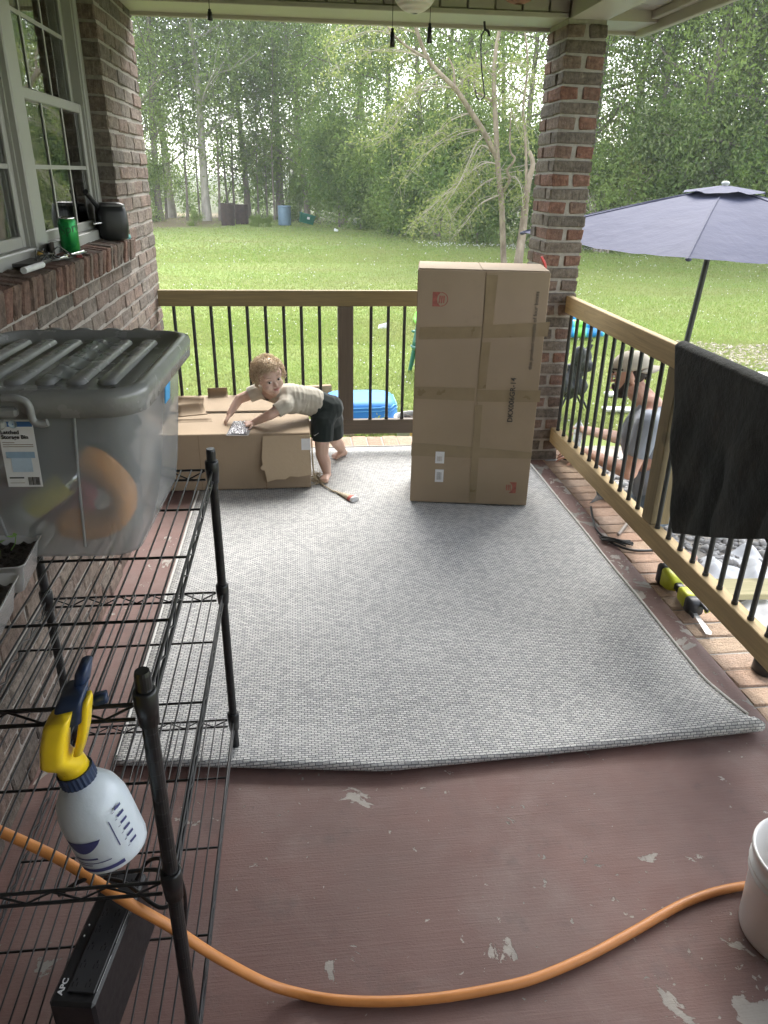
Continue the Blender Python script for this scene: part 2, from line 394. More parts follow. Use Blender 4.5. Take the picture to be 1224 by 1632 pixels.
# beams, soffit, fascia, ceiling
BZ = 2.322
bm_ = MB().box((-.798, 4.232, BZ), (1.86, 4.50, 2.80)).build('beam', m_trim, house)
xx = -.79; i = 0
while xx < 1.36:
    MB().box((xx+.004, 4.212, BZ+.022), (min(xx+.133, 1.37), 4.2315, 2.76), .004).build('panel', m_soffit, bm_); xx += .137; i += 1
MB().box((-.798, 4.206, BZ-.004), (1.37, 4.2315, BZ+.020), .003).build('trim_board', m_trim, bm_)
MB().box((-.95, 4.502, 2.305), (1.90, 4.53, 2.55), .003).build('fascia', m_trim, house)
bs = MB().box((1.372, -5.2, BZ+.002), (1.555, 4.205, 2.80)).build('beam', m_trim, house)
MB().box((1.368, -5.2, BZ-.006), (1.559, 4.204, BZ+.001)).build('beam_bottom', m_trim, bs)
for j, yy in enumerate(np.arange(-2.0, 4.45, .305)):
    MB().box((1.556, yy, 2.372), (1.835, yy+.300, 2.384), .002).build('soffit_panel', m_soffit, house)
MB().box((1.836, -5.2, 2.29), (1.868, 4.4995, 2.56), .004).build('fascia', m_trim, house)
MB().box((1.80, -5.2, 2.335), (1.8355, 4.499, 2.371), .003).build('trim_board', m_trim, house)
MB().box((-1.1, -5.2, 2.80), (1.9, 4.53, 2.86)).build('porch_ceiling', m_soffit, house)  # rear length, out of view, added to reduce light from behind the camera
rf = MB(); rf.add([(-1.2, -2.3, 3.9), (-1.2, 4.6, 3.9), (2.0, 4.6, 2.60), (2.0, -2.3, 2.60), (-1.2, -2.3, 2.87), (-1.2, 4.6, 2.87)], [(0, 3, 2, 1), (1, 2, 5), (0, 4, 3), (4, 5, 2, 3)])
rf.build('roof', simple('shingle_roof', (.10, .095, .09), .95, .3, 40), house)
MB().box((-1.1, -2.4, -.1), (1.9, -2.2, 2.79)).build('light_blocking_wall', m_brick, house)  # unseen wall added behind the camera to cut light on front faces
# --- brick column
colm = empty('brick_column', (1.46, 4.34, 0), 0, 'square brick porch column of red and grey bricks at the far right corner', 'column')
def at(o, w): return (w[0]-o.location.x, w[1]-o.location.y, w[2]-o.location.z)
MB().box(at(colm, (1.363, 4.188, -.02)), at(colm, (1.557, 4.492, BZ-.001))).build('mortar_core', m_mortar, colm)
k = 0
cv = {}
m_colgrey = brick_mat('column_grey_brick', [(0, (.15, .125, .10)), (.3, (.20, .165, .135)), (.6, (.135, .118, .10)), (1, (.22, .185, .15))], .35)
def cbrick(x0, x1, y0, y1, z, mt=None):
    mt = mt or m_colbrick; key = (round(x1-x0, 3), round(y1-y0, 3), random.randint(0, 2), mt.name)
    if key not in cv:
        cv[key] = brick_variants(x1-x0, y1-y0, BH, 1, .005, .0035)[0]; cv[key].materials.append(mt)
    o = link('brick', cv[key], None, colm, at(colm, ((x0+x1)/2+random.uniform(-.002, .002), (y0+y1)/2+random.uniform(-.002, .002), z))); o.rotation_euler = (0, 0, random.uniform(-.008, .008))
while (k+1)*CO < BZ:
    z = k*CO+BH/2+.004
    if k % 2 == 0: cbrick(1.355, 1.565, 4.18, 4.27, z, m_colgrey); cbrick(1.355, 1.45, 4.28, 4.50, z, m_colgrey); cbrick(1.465, 1.565, 4.28, 4.50, z, m_colgrey)
    else: cbrick(1.355, 1.448, 4.18, 4.38, z); cbrick(1.472, 1.565, 4.18, 4.38, z); cbrick(1.355, 1.565, 4.392, 4.50, z)
    k += 1
# --- railings
def wood(name, axis, a, b, dark=.0):
    k = NT(name); sc = [22, 22, 22]; sc[axis] = 1.1; v = k.wpos(tuple(sc)); g = k.noise(v, 3, 6, .6, .8); s2 = [60, 60, 60]; s2[axis] = 1.6; fine = k.noise(k.wpos(tuple(s2)), 3, 3)
    c = k.mix(k.step(g, .32, .68), a, b); c = k.mix(k.math('MULTIPLY', k.step(fine, .5, .75), .35), c, mul(b, .55))
    knot = k.noise(k.wpos(), 4.5, 2); c = k.mix(k.math('MULTIPLY', k.step(knot, .70, .76), .6), c, mul(b, .4))
    c = k.mix(k.math('MULTIPLY', k.step(k.noise(k.wpos(), 1.3, 3), .45, .7), .35), c, mul(a, .62))
    k.p(Base_Color=c, Roughness=.75); k.bump(k.math('ADD', g, fine), .0012, .6); return k.m
m_woodx = wood('lumber_along_x', 0, (.25, .195, .09), (.175, .14, .07)); m_woody = wood('lumber_along_y', 1, (.46, .33, .16), (.33, .24, .115)); m_woodz = wood('lumber_upright', 2, (.26, .20, .105), (.18, .14, .075))  # lumber along x is darker: backlit shade of the far top rail in its colour
m_black = simple('black_powder_coat', (.016, .018, .018), .42, .2, 60)
def baluster_mesh(h):
    b = MB().tube([(0, 0, 0), (0, 0, h)], .0098, 10); b.tube([(0, 0, -.001), (0, 0, .012)], .0118, 10); return b.mesh('baluster')
# back railing
RYB = 4.42
rb = empty('porch_railing', (0.28, RYB+.02, 0), 0, 'treated wood railing with black balusters across the far end of the porch', 'railing', 'porch railings')
MB().box(at(rb, (-.797, RYB, .896)), at(rb, (1.353, RYB+.038, .985)), .003).build('top_rail', m_woodx, rb)
MB().box(at(rb, (-.797, RYB, .112)), at(rb, (1.353, RYB+.038, .203)), .003).build('bottom_rail', wood('dark_lumber_along_x', 0, (.135, .11, .085), (.10, .082, .066)), rb)  # bottom rail in a darker brown than the top rail
xp = PY(551, 490, RYB).x
MB().box(at(rb, (xp-.045, RYB-.002, .204)), at(rb, (xp+.045, RYB+.085, .895)), .003).build('post', wood('dark_lumber_upright', 2, (.135, .11, .085), (.10, .082, .066)), rb)  # post in the same darker brown as the bottom rail
MB().box(at(rb, (1.16, RYB+.005, 0)), at(rb, (1.20, RYB+.03, .111)), .002).build('support_block', m_woodz, rb)
bme = baluster_mesh(.69); bme.materials.append(m_black)
bx = [277.5, 307, 336.5, 365.5, 394, 423, 452, 480, 509, 591.5, 619, 645]
xs = [PY(p, 498, RYB+.019).x for p in bx]; xs += [xs[-1]+.104*(j+1) for j in range(6)]
for xq in xs: link('baluster', bme, None, rb, at(rb, (xq, RYB+.019, .2045)))
# right railing
RXR = 1.508
rr = empty('porch_railing', (RXR+.02, 2.2, 0), 0, 'treated wood railing with black balusters along the right side, dark mat hung over it', 'railing', 'porch railings')
MB().box(at(rr, (RXR, -2.0, .902)), at(rr, (RXR+.038, 4.178, .995)), .003).build('top_rail', m_woody, rr)
MB().box(at(rr, (RXR-.002, -2.0, .122)), at(rr, (RXR+.05, 4.178, .214)), .003).build('bottom_rail', m_woody, rr)
MB().box(at(rr, (RXR+.001, 2.79, .215)), at(rr, (RXR+.088, 2.878, .901)), .003).build('post', m_woodz, rr)
MB().box(at(rr, (RXR+.001, .02, .215)), at(rr, (RXR+.088, .108, .901)), .003).build('post', m_woodz, rr)
for yy in (-.3, -1.9): MB().box(at(rr, (RXR+.002, yy, 0)), at(rr, (RXR+.04, yy+.09, .121)), .003).build('support_block', m_woodz, rr)
bme2 = baluster_mesh(.687); bme2.materials.append(m_black)
yy = 4.118
ylist = []
while yy > -1.9:
    if not (2.76 < yy < 2.91 or -.01 < yy < .14): ylist.append(yy)
    yy -= .1045
for yq in ylist: link('baluster', bme2, None, rr, at(rr, (RXR+.022, yq, .2145)))
# ------------------------------------------------------------------ ground
def lawn_mat():
    k = NT('lawn'); v = k.wpos()
    c = k.mix(k.step(k.noise(v, .35, 4), .35, .65), (.18, .255, .065), (.225, .28, .085))
    c = k.mix(k.step(k.noise(k.wpos((.5, 2.2, 1)), .6, 4), .42, .7), c, (.215, .24, .085))
    c = k.mix(k.math('MULTIPLY', k.step(k.noise(v, 22, 5, .7), .5, .75), .55), c, (.11, .17, .045))
    c = k.mix(k.math('MULTIPLY', k.step(k.noise(v, 1.5, 6, .7), .62, .75), .4), c, (.21, .19, .10))
    # leaf litter under the trees on the left, bare dirt and gravel patch by the patio
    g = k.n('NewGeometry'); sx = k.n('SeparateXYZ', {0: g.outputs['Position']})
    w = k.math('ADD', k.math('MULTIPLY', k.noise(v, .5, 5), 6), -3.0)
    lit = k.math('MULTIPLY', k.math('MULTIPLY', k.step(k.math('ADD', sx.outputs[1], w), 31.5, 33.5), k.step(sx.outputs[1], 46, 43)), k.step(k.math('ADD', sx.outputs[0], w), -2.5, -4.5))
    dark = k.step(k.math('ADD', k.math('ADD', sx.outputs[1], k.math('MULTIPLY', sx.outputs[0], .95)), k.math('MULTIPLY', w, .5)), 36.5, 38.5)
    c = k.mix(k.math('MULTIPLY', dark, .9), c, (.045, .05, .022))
    c = k.mix(k.math('MULTIPLY', lit, .85), c, k.mix(k.noise(v, 14, 5, .7), (.12, .085, .05), (.24, .18, .11)))
    k.p(Base_Color=c, Roughness=.9); k.b.inputs['Specular IOR Level'].default_value = .2
    k.bump(k.noise(v, 45, 6, .75), .03, .8); return k.m
m_lawn = lawn_mat()
def ground_fn(u, v):
    x = -160+320*u; y_ = -60+260*v; z = GZ
    return (x, y_, z)
gd = MB().grid(lambda u, v: (-300+600*u, -150+600*v, GZ), 3, 3).build('ground', m_lawn); tag(gd, kind='structure')
# grass blades: density falls off with distance, inside a generous view wedge
m_grass = NT('grass_blades'); r_ = m_grass.rand(); vv = m_grass.wpos()
cc = m_grass.ramp(r_, [(0, (.23, .325, .08)), (.5, (.275, .36, .10)), (1, (.34, .375, .14))])
cc = m_grass.mix(m_grass.step(m_grass.noise(vv, .5, 4), .4, .68), cc, (.31, .34, .13)); m_grass.p(Base_Color=cc, Roughness=.7); m_grass.b.inputs['Specular IOR Level'].default_value = .25
tg_ = m_grass.n('BsdfTranslucent', {'Color': cc}); mg_ = m_grass.n('MixShader', {'Fac': .4}); m_grass.t.links.new(m_grass.b.outputs[0], mg_.inputs[1]); m_grass.t.links.new(tg_.outputs[0], mg_.inputs[2]); m_grass.t.links.new(mg_.outputs[0], m_grass.out.inputs['Surface'])
m_grass = m_grass.m
def scatter(n, d0, d1, a0=-32, a1=48, p=1.0):
    d = d0*(d1/d0)**(rng.random(n)**p); a = np.radians(a0+(a1-a0)*rng.random(n)); return np.c_[d*np.sin(a), d*np.cos(a)]
def off_porch(P): return ~((P[:, 0] < 1.70) & (P[:, 1] < 4.74)) 
def patio_mask(P):
    return (P[:, 0] > 1.66) & (P[:, 0] < 4.6) & (P[:, 1] < 5.6+.5*np.sin(P[:, 0]*3)+.0*P[:, 0]) & ~((P[:, 1] > 4.5) & (P[:, 0] < 2.2))
def blades(n, d0, d1, h, w):
    P = scatter(n, d0, d1); P = P[off_porch(P) & ~patio_mask(P)]; 
    P = P[~((P[:, 1] > 32.5) & (P[:, 0] < -3) & (rng.random(len(P)) < .85))]
    m = len(P); ang = rng.random(m)*6.283; hh = h*(.55+.9*rng.random(m)); lean = rng.normal(0, .5, (m, 2))*hh[:, None]
    dx = np.c_[np.cos(ang), np.sin(ang)]*(w*(.6+.8*rng.random(m)))[:, None]
    V = np.empty((m, 3, 3)); V[:, 0, :2] = P-dx; V[:, 1, :2] = P+dx; V[:, 0, 2] = GZ-.004; V[:, 1, 2] = GZ-.004; V[:, 2, :2] = P+lean; V[:, 2, 2] = GZ+hh
    return V.reshape(-1, 3)
V = np.concatenate([blades(230000, 4.8, 12, .034, .006), blades(170000, 10, 24, .035, .012), blades(60000, 20, 40, .045, .025)])
o = link('lawn_grass', fast_mesh('lawn_grass', V, np.arange(len(V)).reshape(-1, 3)), m_grass); tag(o, 'mown bright green lawn grass with clover', 'grass', kind='stuff')
# clover heads
P = scatter(5000, 4.9, 26); cl = np.sin(P[:, 0]*1.7+2)*np.cos(P[:, 1]*1.1)+rng.normal(0, .5, len(P)); P = P[off_porch(P) & ~patio_mask(P) & (cl > .35)]
Pf = np.c_[4+9*rng.random(350), 0*np.arange(350)]; Pf[:, 1] = 24.3-.28*(Pf[:, 0]-9)+rng.normal(0, .5, 350); P = np.concatenate([P, Pf])
OC = np.array([(1, 0, 0), (-1, 0, 0), (0, 1, 0), (0, -1, 0), (0, 0, 1), (0, 0, -1)]); OF = np.array([(0, 2, 4), (2, 1, 4), (1, 3, 4), (3, 0, 4), (2, 0, 5), (1, 2, 5), (3, 1, 5), (0, 3, 5)])
m = len(P); s_ = .007+.005*rng.random(m)+np.clip(P[:, 1]-12, 0, 20)*.0008; C = np.c_[P, GZ+.05+.03*rng.random(m)]
V = (OC[None]*s_[:, None, None]+C[:, None, :]).reshape(-1, 3); F = (OF[None]+6*np.arange(m)[:, None, None]).reshape(-1, 3)
o = link('clover_flowers', fast_mesh('clover_flowers', V, F), simple('clover_white', (.62, .62, .55), .8, .1)); tag(o, 'small white clover heads scattered over the lawn', 'flowers', kind='stuff')
# gravel and broken concrete on the patio side
def stones(P, smin, smax, flat=.6, name='gravel'):
    m = len(P); s_ = smin+(smax-smin)*rng.random(m)**2
    B = np.concatenate([OC*1.0, np.array([(a, b, c) for a in (-1, 1) for b in (-1, 1) for c in (-1, 1)])*.62])
    n = len(B); J = 1+rng.normal(0, .18, (m, n, 1)); q = B[None]*J*s_[:, None, None]; q[:, :, 2] *= flat
    a = rng.random(m)*6.283; ca, sa = np.cos(a)[:, None], np.sin(a)[:, None]; x = q[:, :, 0]*ca-q[:, :, 1]*sa; y_ = q[:, :, 0]*sa+q[:, :, 1]*ca
    V = np.stack([x+P[:, 0:1], y_+P[:, 1:2], q[:, :, 2]+P[:, 2:3]+s_[:, None]*flat*.5], -1).reshape(-1, 3)
    fs = []
    for sx in (0, 1):
        for sy in (2, 3):
            for sz in (4, 5):
                c = 6+(4 if sx == 0 else 0)+(2 if sy == 2 else 0)+(1 if sz == 4 else 0)
                par = (sx == 0)+(sy == 2)+(sz == 4)
                t = [(sx, sy, c), (sy, sz, c), (sz, sx, c)]
                fs += [f if par % 2 == 1 else f[::-1] for f in t]
    F = (np.array(fs)[None]+n*np.arange(m)[:, None, None]).reshape(-1, 3)
    return fast_mesh(name, V, F)
m_gravel = NT('pale_gravel'); m_gravel.p(Base_Color=m_gravel.ramp(m_gravel.rand(), [(0, (.40, .39, .37)), (.4, (.26, .25, .235)), (.7, (.47, .455, .43)), (1, (.18, .172, .165))]), Roughness=.9); m_gravel = m_gravel.m
P = np.c_[1.68+3.0*rng.random(9000), 1.2+4.3*rng.random(9000)]; P = P[patio_mask(P)]; P = np.c_[P, np.full(len(P), GZ)]
o = link('gravel', stones(P, .012, .04), m_gravel); tag(o, 'pale crushed gravel on the ground outside the right railing', 'gravel', kind='stuff')
m_dirt = simple('grey_dirt', (.30, .27, .23), .95, .3, 9, .01, 60)
gp = MB().grid(lambda u, v: (1.66+3.2*u+.25*math.sin(9*v), -1+6.6*v+.2*math.sin(7*u), GZ+.004), 14, 14).build('path', m_dirt); tag(gp, kind='structure')
P = np.c_[5.3+2.6*rng.random(2500)+0, 8.3+1.6*rng.random(2500)]; P[:, 1] += -.25*(P[:, 0]-6); P = np.c_[P, np.full(len(P), GZ)]
o = link('gravel', stones(P, .012, .035), simple('brown_gravel', (.33, .29, .24), .95, .35, 30)); tag(o, 'brownish gravel patch in the lawn beyond the umbrella pole', 'gravel', kind='stuff')
# ================================================================== TREES
def leaf_mat(name, stops, trans=.35):
    k = NT(name); r = k.rand(); v = k.wpos(); c = k.ramp(r, stops)
    c = k.mix(k.math('MULTIPLY', k.step(k.noise(v, .45, 3), .4, .7), .4), c, stops[-1][1])
    k.p(Base_Color=c, Roughness=.6); k.b.inputs['Specular IOR Level'].default_value = .25
    tr = k.n('BsdfTranslucent', {'Color': c}); mx = k.n('MixShader', {'Fac': trans}); k.t.links.new(k.b.outputs[0], mx.inputs[1]); k.t.links.new(tr.outputs[0], mx.inputs[2]); k.t.links.new(mx.outputs[0], k.out.inputs['Surface'])
    return k.m
lm_mid = leaf_mat('leaves_mid_green', [(0, (0.168, 0.245, 0.069)), (.5, (0.236, 0.329, 0.089)), (1, (0.336, 0.416, 0.123))], .5)
lm_dark = leaf_mat('leaves_dark_green', [(0, (0.112, 0.189, 0.054)), (.5, (0.168, 0.254, 0.065)), (1, (0.236, 0.311, 0.089))], .5)
lm_yel = leaf_mat('leaves_yellow_green', [(0, (0.176, 0.230, 0.061)), (.5, (0.243, 0.297, 0.081)), (1, (0.311, 0.338, 0.115))], .5)
lm_blue = leaf_mat('leaves_grey_green', [(0, (0.179, 0.245, 0.114)), (.5, (0.256, 0.322, 0.141)), (1, (0.358, 0.397, 0.185))], .5)
m_bark = simple('grey_bark', (.20, .17, .14), .95, .35, 9, .02, 40, stretch=(1, 1, .25)); m_barkp = simple('pale_lichen_bark', (.36, .33, .28), .95, .3, 7, .02, 30, stretch=(1, 1, .4)); m_bbark = simple('birch_bark', (.22, .16, .11), .9, .35, 6, .02, 30, stretch=(1, 1, .5), col2=(.36, .29, .22))
def leaves(C, n_per, spread, size, flat=1.0):
    """C: clump centres (m,3); returns quads"""
    C = np.repeat(C, n_per, 0); m = len(C)
    off = rng.normal(0, 1, (m, 3))*spread; off[:, 2] *= flat; P = C+off
    a = rng.normal(0, 1, (m, 3)); a /= np.linalg.norm(a, axis=1)[:, None]; b = rng.normal(0, 1, (m, 3)); b -= a*(a*b).sum(1)[:, None]; b /= np.linalg.norm(b, axis=1)[:, None]
    s = (size*(.6+.8*rng.random(m)))[:, None]
    V = np.stack([P-a*s, P+b*s*.42-a*s*.1, P+a*s, P-b*s*.42-a*s*.1], 1).reshape(-1, 3); return V
def quads(V): return np.arange(len(V)).reshape(-1, 4)
def rnd(a, b): return random.uniform(a, b)
def grow(mb, p, d, length, r, depth, tips, up=.15, spread=.7, seg=4, n=5):
    pts = [Vector(p)]; rs = [r]; d = Vector(d).normalized()
    for i in range(seg):
        d = (d+Vector((rnd(-.22, .22), rnd(-.22, .22), rnd(-.12, .2)+up*.3))).normalized(); pts.append(pts[-1]+d*length/seg); rs.append(r*(1-.65*(i+1)/seg))
    mb.tube(pts, rs, n, caps=False)
    for q in pts[1:]: tips.append((tuple(q), depth))
    if depth > 0:
        for k in range(random.randint(3, 4)):
            i = random.randint(1, seg); ax = Vector((rnd(-1, 1), rnd(-1, 1), rnd(-.2, .6))).normalized()
            grow(mb, pts[i], d*.55+ax*spread, length*rnd(.45, .65), rs[i]*.6, depth-1, tips, up, spread, 3, 4)
def forest_proto(H, crown0, rad, nleaf, size, r0, seed, lean=.05, clump=.5, droop=0):
    random.seed(seed); mb = MB(); tips = []
    pts = [Vector((0, 0, -.3))]; rs = [r0*1.35]; d = Vector((rnd(-lean, lean), rnd(-lean, lean), 1))
    for i in range(10):
        d = (d+Vector((rnd(-.06, .06), rnd(-.06, .06), 0))).normalized(); pts.append(pts[-1]+d*(H+.3)/10); rs.append(r0*(1-.8*(i+1)/10))
    mb.tube(pts, rs, 8, caps=False)
    nb = int(22*H/12)
    for b in range(nb):
        t = crown0+(1-crown0)*(b+.5)/nb; q = t*10; i = min(int(q), 9); p = pts[i].lerp(pts[i+1], q-i); a = b*2.4+rnd(-.4, .4)
        L = rad*(1.15-.75*abs(2*(t-crown0)/(1-crown0)-.75))*rnd(.7, 1.15)
        grow(mb, p, (math.cos(a), math.sin(a), rnd(.05, .55)-droop), L, rs[i]*.42, 1, tips, .12)
    T = np.array([t for t, dp in tips]); w = T[rng.integers(0, len(T), max(1, nleaf//14))]+rng.normal(0, clump, (max(1, nleaf//14), 3))
    V = leaves(w, 14, .17, size)
    return mb.mesh('trunk'), fast_mesh('crown', V, quads(V))
protos = []
for (H, c0, rad, nl, sz, r0, sd) in ((13, .22, 3.0, 24000, .055, .19, 1), (12, .16, 2.7, 24000, .053, .15, 2), (14, .30, 3.2, 22000, .055, .2, 3), (11, .10, 2.6, 26000, .053, .13, 4), (9, .04, 2.4, 28000, .050, .10, 5)):
    protos.append(forest_proto(H, c0, rad, nl, sz, r0, sd))
thin = forest_proto(8.5, .35, 1.3, 3200, .075, .055, 11, .08); bush = forest_proto(2.6, .02, 1.5, 9000, .07, .04, 12, .2, .35)
bush2 = forest_proto(4.2, .02, 1.9, 15000, .075, .06, 13, .15, .4)
thinbush = forest_proto(3.6, .05, 1.7, 4200, .075, .05, 15, .2, .5)
def with_mat(me, mat):
    c = me.copy(); c.materials.clear(); c.materials.append(mat); return c
cache = {}
def tree(name, pr, key, bark, leaf, loc, rz, s, label, cat='tree', group=None):
    e = empty(name, loc, rz, label, cat, group); e.scale = (s[0], s[0], s[1])
    for nm, me, mt in (('trunk', pr[0], bark), ('crown', pr[1], leaf)):
        kx = (key, nm, mt.name)
        if kx not in cache: cache[kx] = with_mat(me, mt)
        link(nm, cache[kx], None, e)
    return e
def G(px, py, z=GZ): return PZ(px, py, z)
random.seed(21)
# front belt, left to right as seen from the porch: (pixel of the trunk foot, proto, bark, leaves, scale, label)
belt = [
 ((275, 347), 2, m_barkp, lm_blue, (1.0, 1.0), 'tall tree with thick pale trunk just right of the brick wall edge'),
 ((228, 352), 0, m_bark, lm_mid, (1.0, 1.0), 'leafy tree half hidden by the end of the brick wall'),
 ((330, 352), 0, m_barkp, lm_mid, (1.05, 1.05), 'mid green tree with slim pale trunk left of the rusty barrels'),
 ((395, 346), 1, m_bark, lm_blue, (1.1, 1.1), 'grey green tree rising behind the two rusty barrels'),
 ((448, 346), 2, m_bark, lm_mid, (1.05, 1.1), 'dark trunked tree rising behind the blue barrel'),
 ((492, 350), 3, m_bark, lm_mid, (1.1, 1.15), 'bright green tree rising behind the green crate'),
 ((548, 356), 4, m_bark, lm_dark, (1.2, 1.25), 'dense dark evergreen right of the green crate'),
 ((610, 362), 3, m_bark, lm_mid, (1.1, 1.1), 'bushy green tree left of the leaning birch branch'),
 ((668, 370), 4, m_bark, lm_dark, (1.25, 1.3), 'dark tree behind the drooping birch twigs'),
 ((735, 376), 1, m_bark, lm_mid, (1.1, 1.1), 'green tree directly behind the birch trunk'),
 ((830, 384), 3, m_bark, lm_mid, (1.0, 1.1), 'green tree just behind the brick column, left side'),
 ((925, 390), 0, m_bark, lm_yel, (.95, 1.0), 'yellow green tree just right of the brick column'),
 ((1010, 394), 4, m_bark, lm_dark, (1.05, 1.15), 'dark dense tree behind the left half of the umbrella'),
 ((1085, 400), 1, m_bark, lm_mid, (1.0, 1.05), 'mid green tree rising above the umbrella top'),
 ((1165, 402), 2, m_bark, lm_blue, (1.0, 1.05), 'tall grey green tree above the right half of the umbrella'),
 ((1250, 404), 3, m_bark, lm_blue, (1.0, 1.1), 'feathery grey green tree at the right edge of the view'),
 ((1340, 408), 0, m_bark, lm_mid, (1.0, 1.0), 'green tree beyond the right edge of the lawn'),
]
for j, ((px, py), pi_, bk, lf, s, lab) in enumerate(belt):
    tree('forest_tree', protos[pi_], pi_, bk, lf, G(px, py), rnd(0, 6.28), s, lab, 'tree', 'trees along the edge of the lawn')
# second row, further back and thinner
back = [(250, 38), (350, 44), (470, 45), (590, 42), (700, 38), (800, 36), (900, 33), (980, 30), (1040, 31), (1090, 27), (1130, 29), (1185, 26), (1215, 28), (1320, 27)]
nb2 = -1
for j, (px, dist) in enumerate(back):
    d = ray(px, 300); d = Vector((d[0], d[1], 0)).normalized(); p = d*dist; p.z = GZ
    if px < 560 and j % 2: continue
    nb2 += 1
    tree('forest_tree', protos[(j*2+1) % 4], (j*2+1) % 4, m_bark, (lm_mid, lm_dark, lm_blue)[j % 3], p, rnd(0, 6.28), (1.05, 1.15), ORD[nb2]+' tree from the left in the second row behind the lawn edge trees', 'tree', 'second row of trees')
# slim saplings in the gaps on the left
for j, px in enumerate((242, 262, 296, 312, 348, 362, 374, 410, 424, 438, 462, 478, 508, 522)):
    p = G(px, 352+rnd(-5, 2)); p.y += rnd(0, 3)
    tree('sapling', thin, 'thin', m_bark, (lm_mid, lm_dark)[j % 2], p, rnd(0, 6.28), (rnd(.8, 1.2), rnd(.9, 1.2)), ORD[j]+' slim sapling stem from the left in the wood behind the barrels', 'sapling', 'saplings in the wood')
# undergrowth
ug = [((540, 362), 1, lm_dark, .95), ((575, 365), 0, lm_dark, 1.0), ((620, 370), 1, lm_mid, .9), ((655, 376), 0, lm_dark, 1.0), ((700, 382), 1, lm_dark, .9), ((760, 388), 0, lm_dark, 1.0), ((835, 392), 1, lm_dark, .8), ((955, 398), 0, lm_mid, .9), ((1000, 400), 1, lm_yel, .62), ((1045, 402), 1, lm_dark, .9), ((1100, 406), 0, lm_dark, 1.0), ((1150, 408), 1, lm_dark, .9), ((1200, 408), 0, lm_mid, 1.0), ((1255, 410), 1, lm_dark, .9),
      ((232, 352), 0, lm_mid, .8), ((480, 349), 0, lm_dark, .6)]
for j, ((px, py), b2, lf, s) in enumerate(sorted(ug, key=lambda t: t[0][0])):
    tree('shrub', (bush, bush2)[b2], ('bush', 'bush2')[b2], m_bark, lf, G(px, py), rnd(0, 6.28), (s, s), ORD[j]+' dense shrub from the left along the far edge of the lawn', 'shrub', 'undergrowth shrubs')
for j, (px, py, s) in enumerate(((250, 350, .8), (300, 349, .7), (345, 349, .9), (400, 347, .8), (425, 348, 1.0), (465, 349, .9), (505, 352, 1.0))):
    p = G(px, py); p.y += 2.5
    tree('shrub', thinbush, 'thinbush', m_bark, lm_dark, p, rnd(0, 6.28), (s, s), ORD[j]+' sparse dark shrub from the left among the trunks behind the barrels', 'shrub', 'sparse shrubs in the wood')
# weeds round the barrels
for j, (px, py, s) in enumerate(((310, 360, .2), (404, 360, .13), (412, 361, .15), (428, 361, .14))):
    tree('weed', bush, 'bush', m_bark, lm_mid, G(px, py), rnd(0, 6), (s, s), ORD[j]+' low leafy weed from the left growing round the old barrels', 'weed', 'weeds by the barrels')
# --- birch with bare arching branches: traced limbs at the trunk's own distance
bt = empty('birch_tree', (0, 0, 0), 0, 'half bare birch with pale peeling forked trunk standing on the lawn before the wood', 'tree')
BY = 20.0
bt.location = PZ(800, 421, GZ); BY = bt.location.y
def bp(x, y, dy=0.0): 
    q = PY(400+x/2.448, y/2.448, BY+dy); return Vector(at(bt, q))
tr = MB(); tw = MB(); tipb = []
def limb(pts, r0, r1, n=8, dst=None, sub=True):
    P = smooth_path(pts, 4); m = len(P); (dst or tr).tube(P, [r0+(r1-r0)*i/(m-1) for i in range(m)], n, caps=True); return P
A = limb([bp(988, 1035), bp(985, 1000), bp(978, 800), bp(968, 700), bp(960, 600), bp(955, 480), bp(950, 400), bp(948, 300), bp(955, 200), bp(972, 100), bp(985, -40), bp(980, -250)], .085, .035)
Bm = limb([bp(962, 620), bp(905, 510, -.2), bp(860, 440, -.3), bp(800, 350, -.5), bp(740, 290, -.6), bp(690, 230, -.6), bp(650, 130, -.7), bp(630, 40, -.7), bp(600, -150, -.8)], .07, .03)
limb([bp(690, 230, -.6), bp(620, 190, -.7), bp(560, 140, -.9), bp(520, 80, -1)], .035, .015, 6)
limb([bp(950, 400), bp(900, 370, .2), bp(870, 340, .4), bp(880, 200, .5)], .035, .015, 6)
limb([bp(795, 340, -.5), bp(790, 270, -.4), bp(770, 225, -.3)], .03, .015, 6)
limb([bp(985, 745), bp(1010, 700, -.2), bp(1000, 665, -.3), bp(1030, 620, -.4), bp(1010, 580, -.4), bp(1015, 420, -.3)], .045, .015, 6)
arcs = [
 [(960, 640), (910, 635), (840, 680), (780, 730), (700, 790), (610, 880)], [(945, 600), (900, 565), (860, 620), (810, 710), (740, 770), (650, 850)], [(930, 520), (880, 560), (840, 650), (800, 730), (720, 850)],
 [(795, 345), (700, 335), (640, 355), (590, 390), (540, 440), (500, 520)], [(740, 290), (660, 330), (590, 420), (540, 520), (450, 560)], [(690, 230), (600, 200), (500, 190), (400, 220), (300, 280)],
 [(560, 140), (480, 120), (380, 140), (290, 180)], [(965, 690), (900, 720), (820, 800), (760, 880)], [(975, 760), (900, 790), (840, 860), (800, 910)], [(950, 420), (1010, 380), (1050, 430), (1070, 520)],
 [(955, 300), (1000, 250), (1060, 260), (1100, 330)], [(970, 700), (1030, 690), (1055, 730), (1060, 800)], [(900, 505), (820, 520), (740, 560), (660, 620), (600, 700)], [(860, 440), (780, 470), (700, 540), (620, 560)], [(650, 130), (560, 100), (450, 90), (330, 110)],
 [(948, 300), (900, 260), (850, 280), (810, 350)], [(1015, 420), (1040, 500), (1075, 560)], [(800, 350), (840, 300), (880, 300), (900, 350)]]
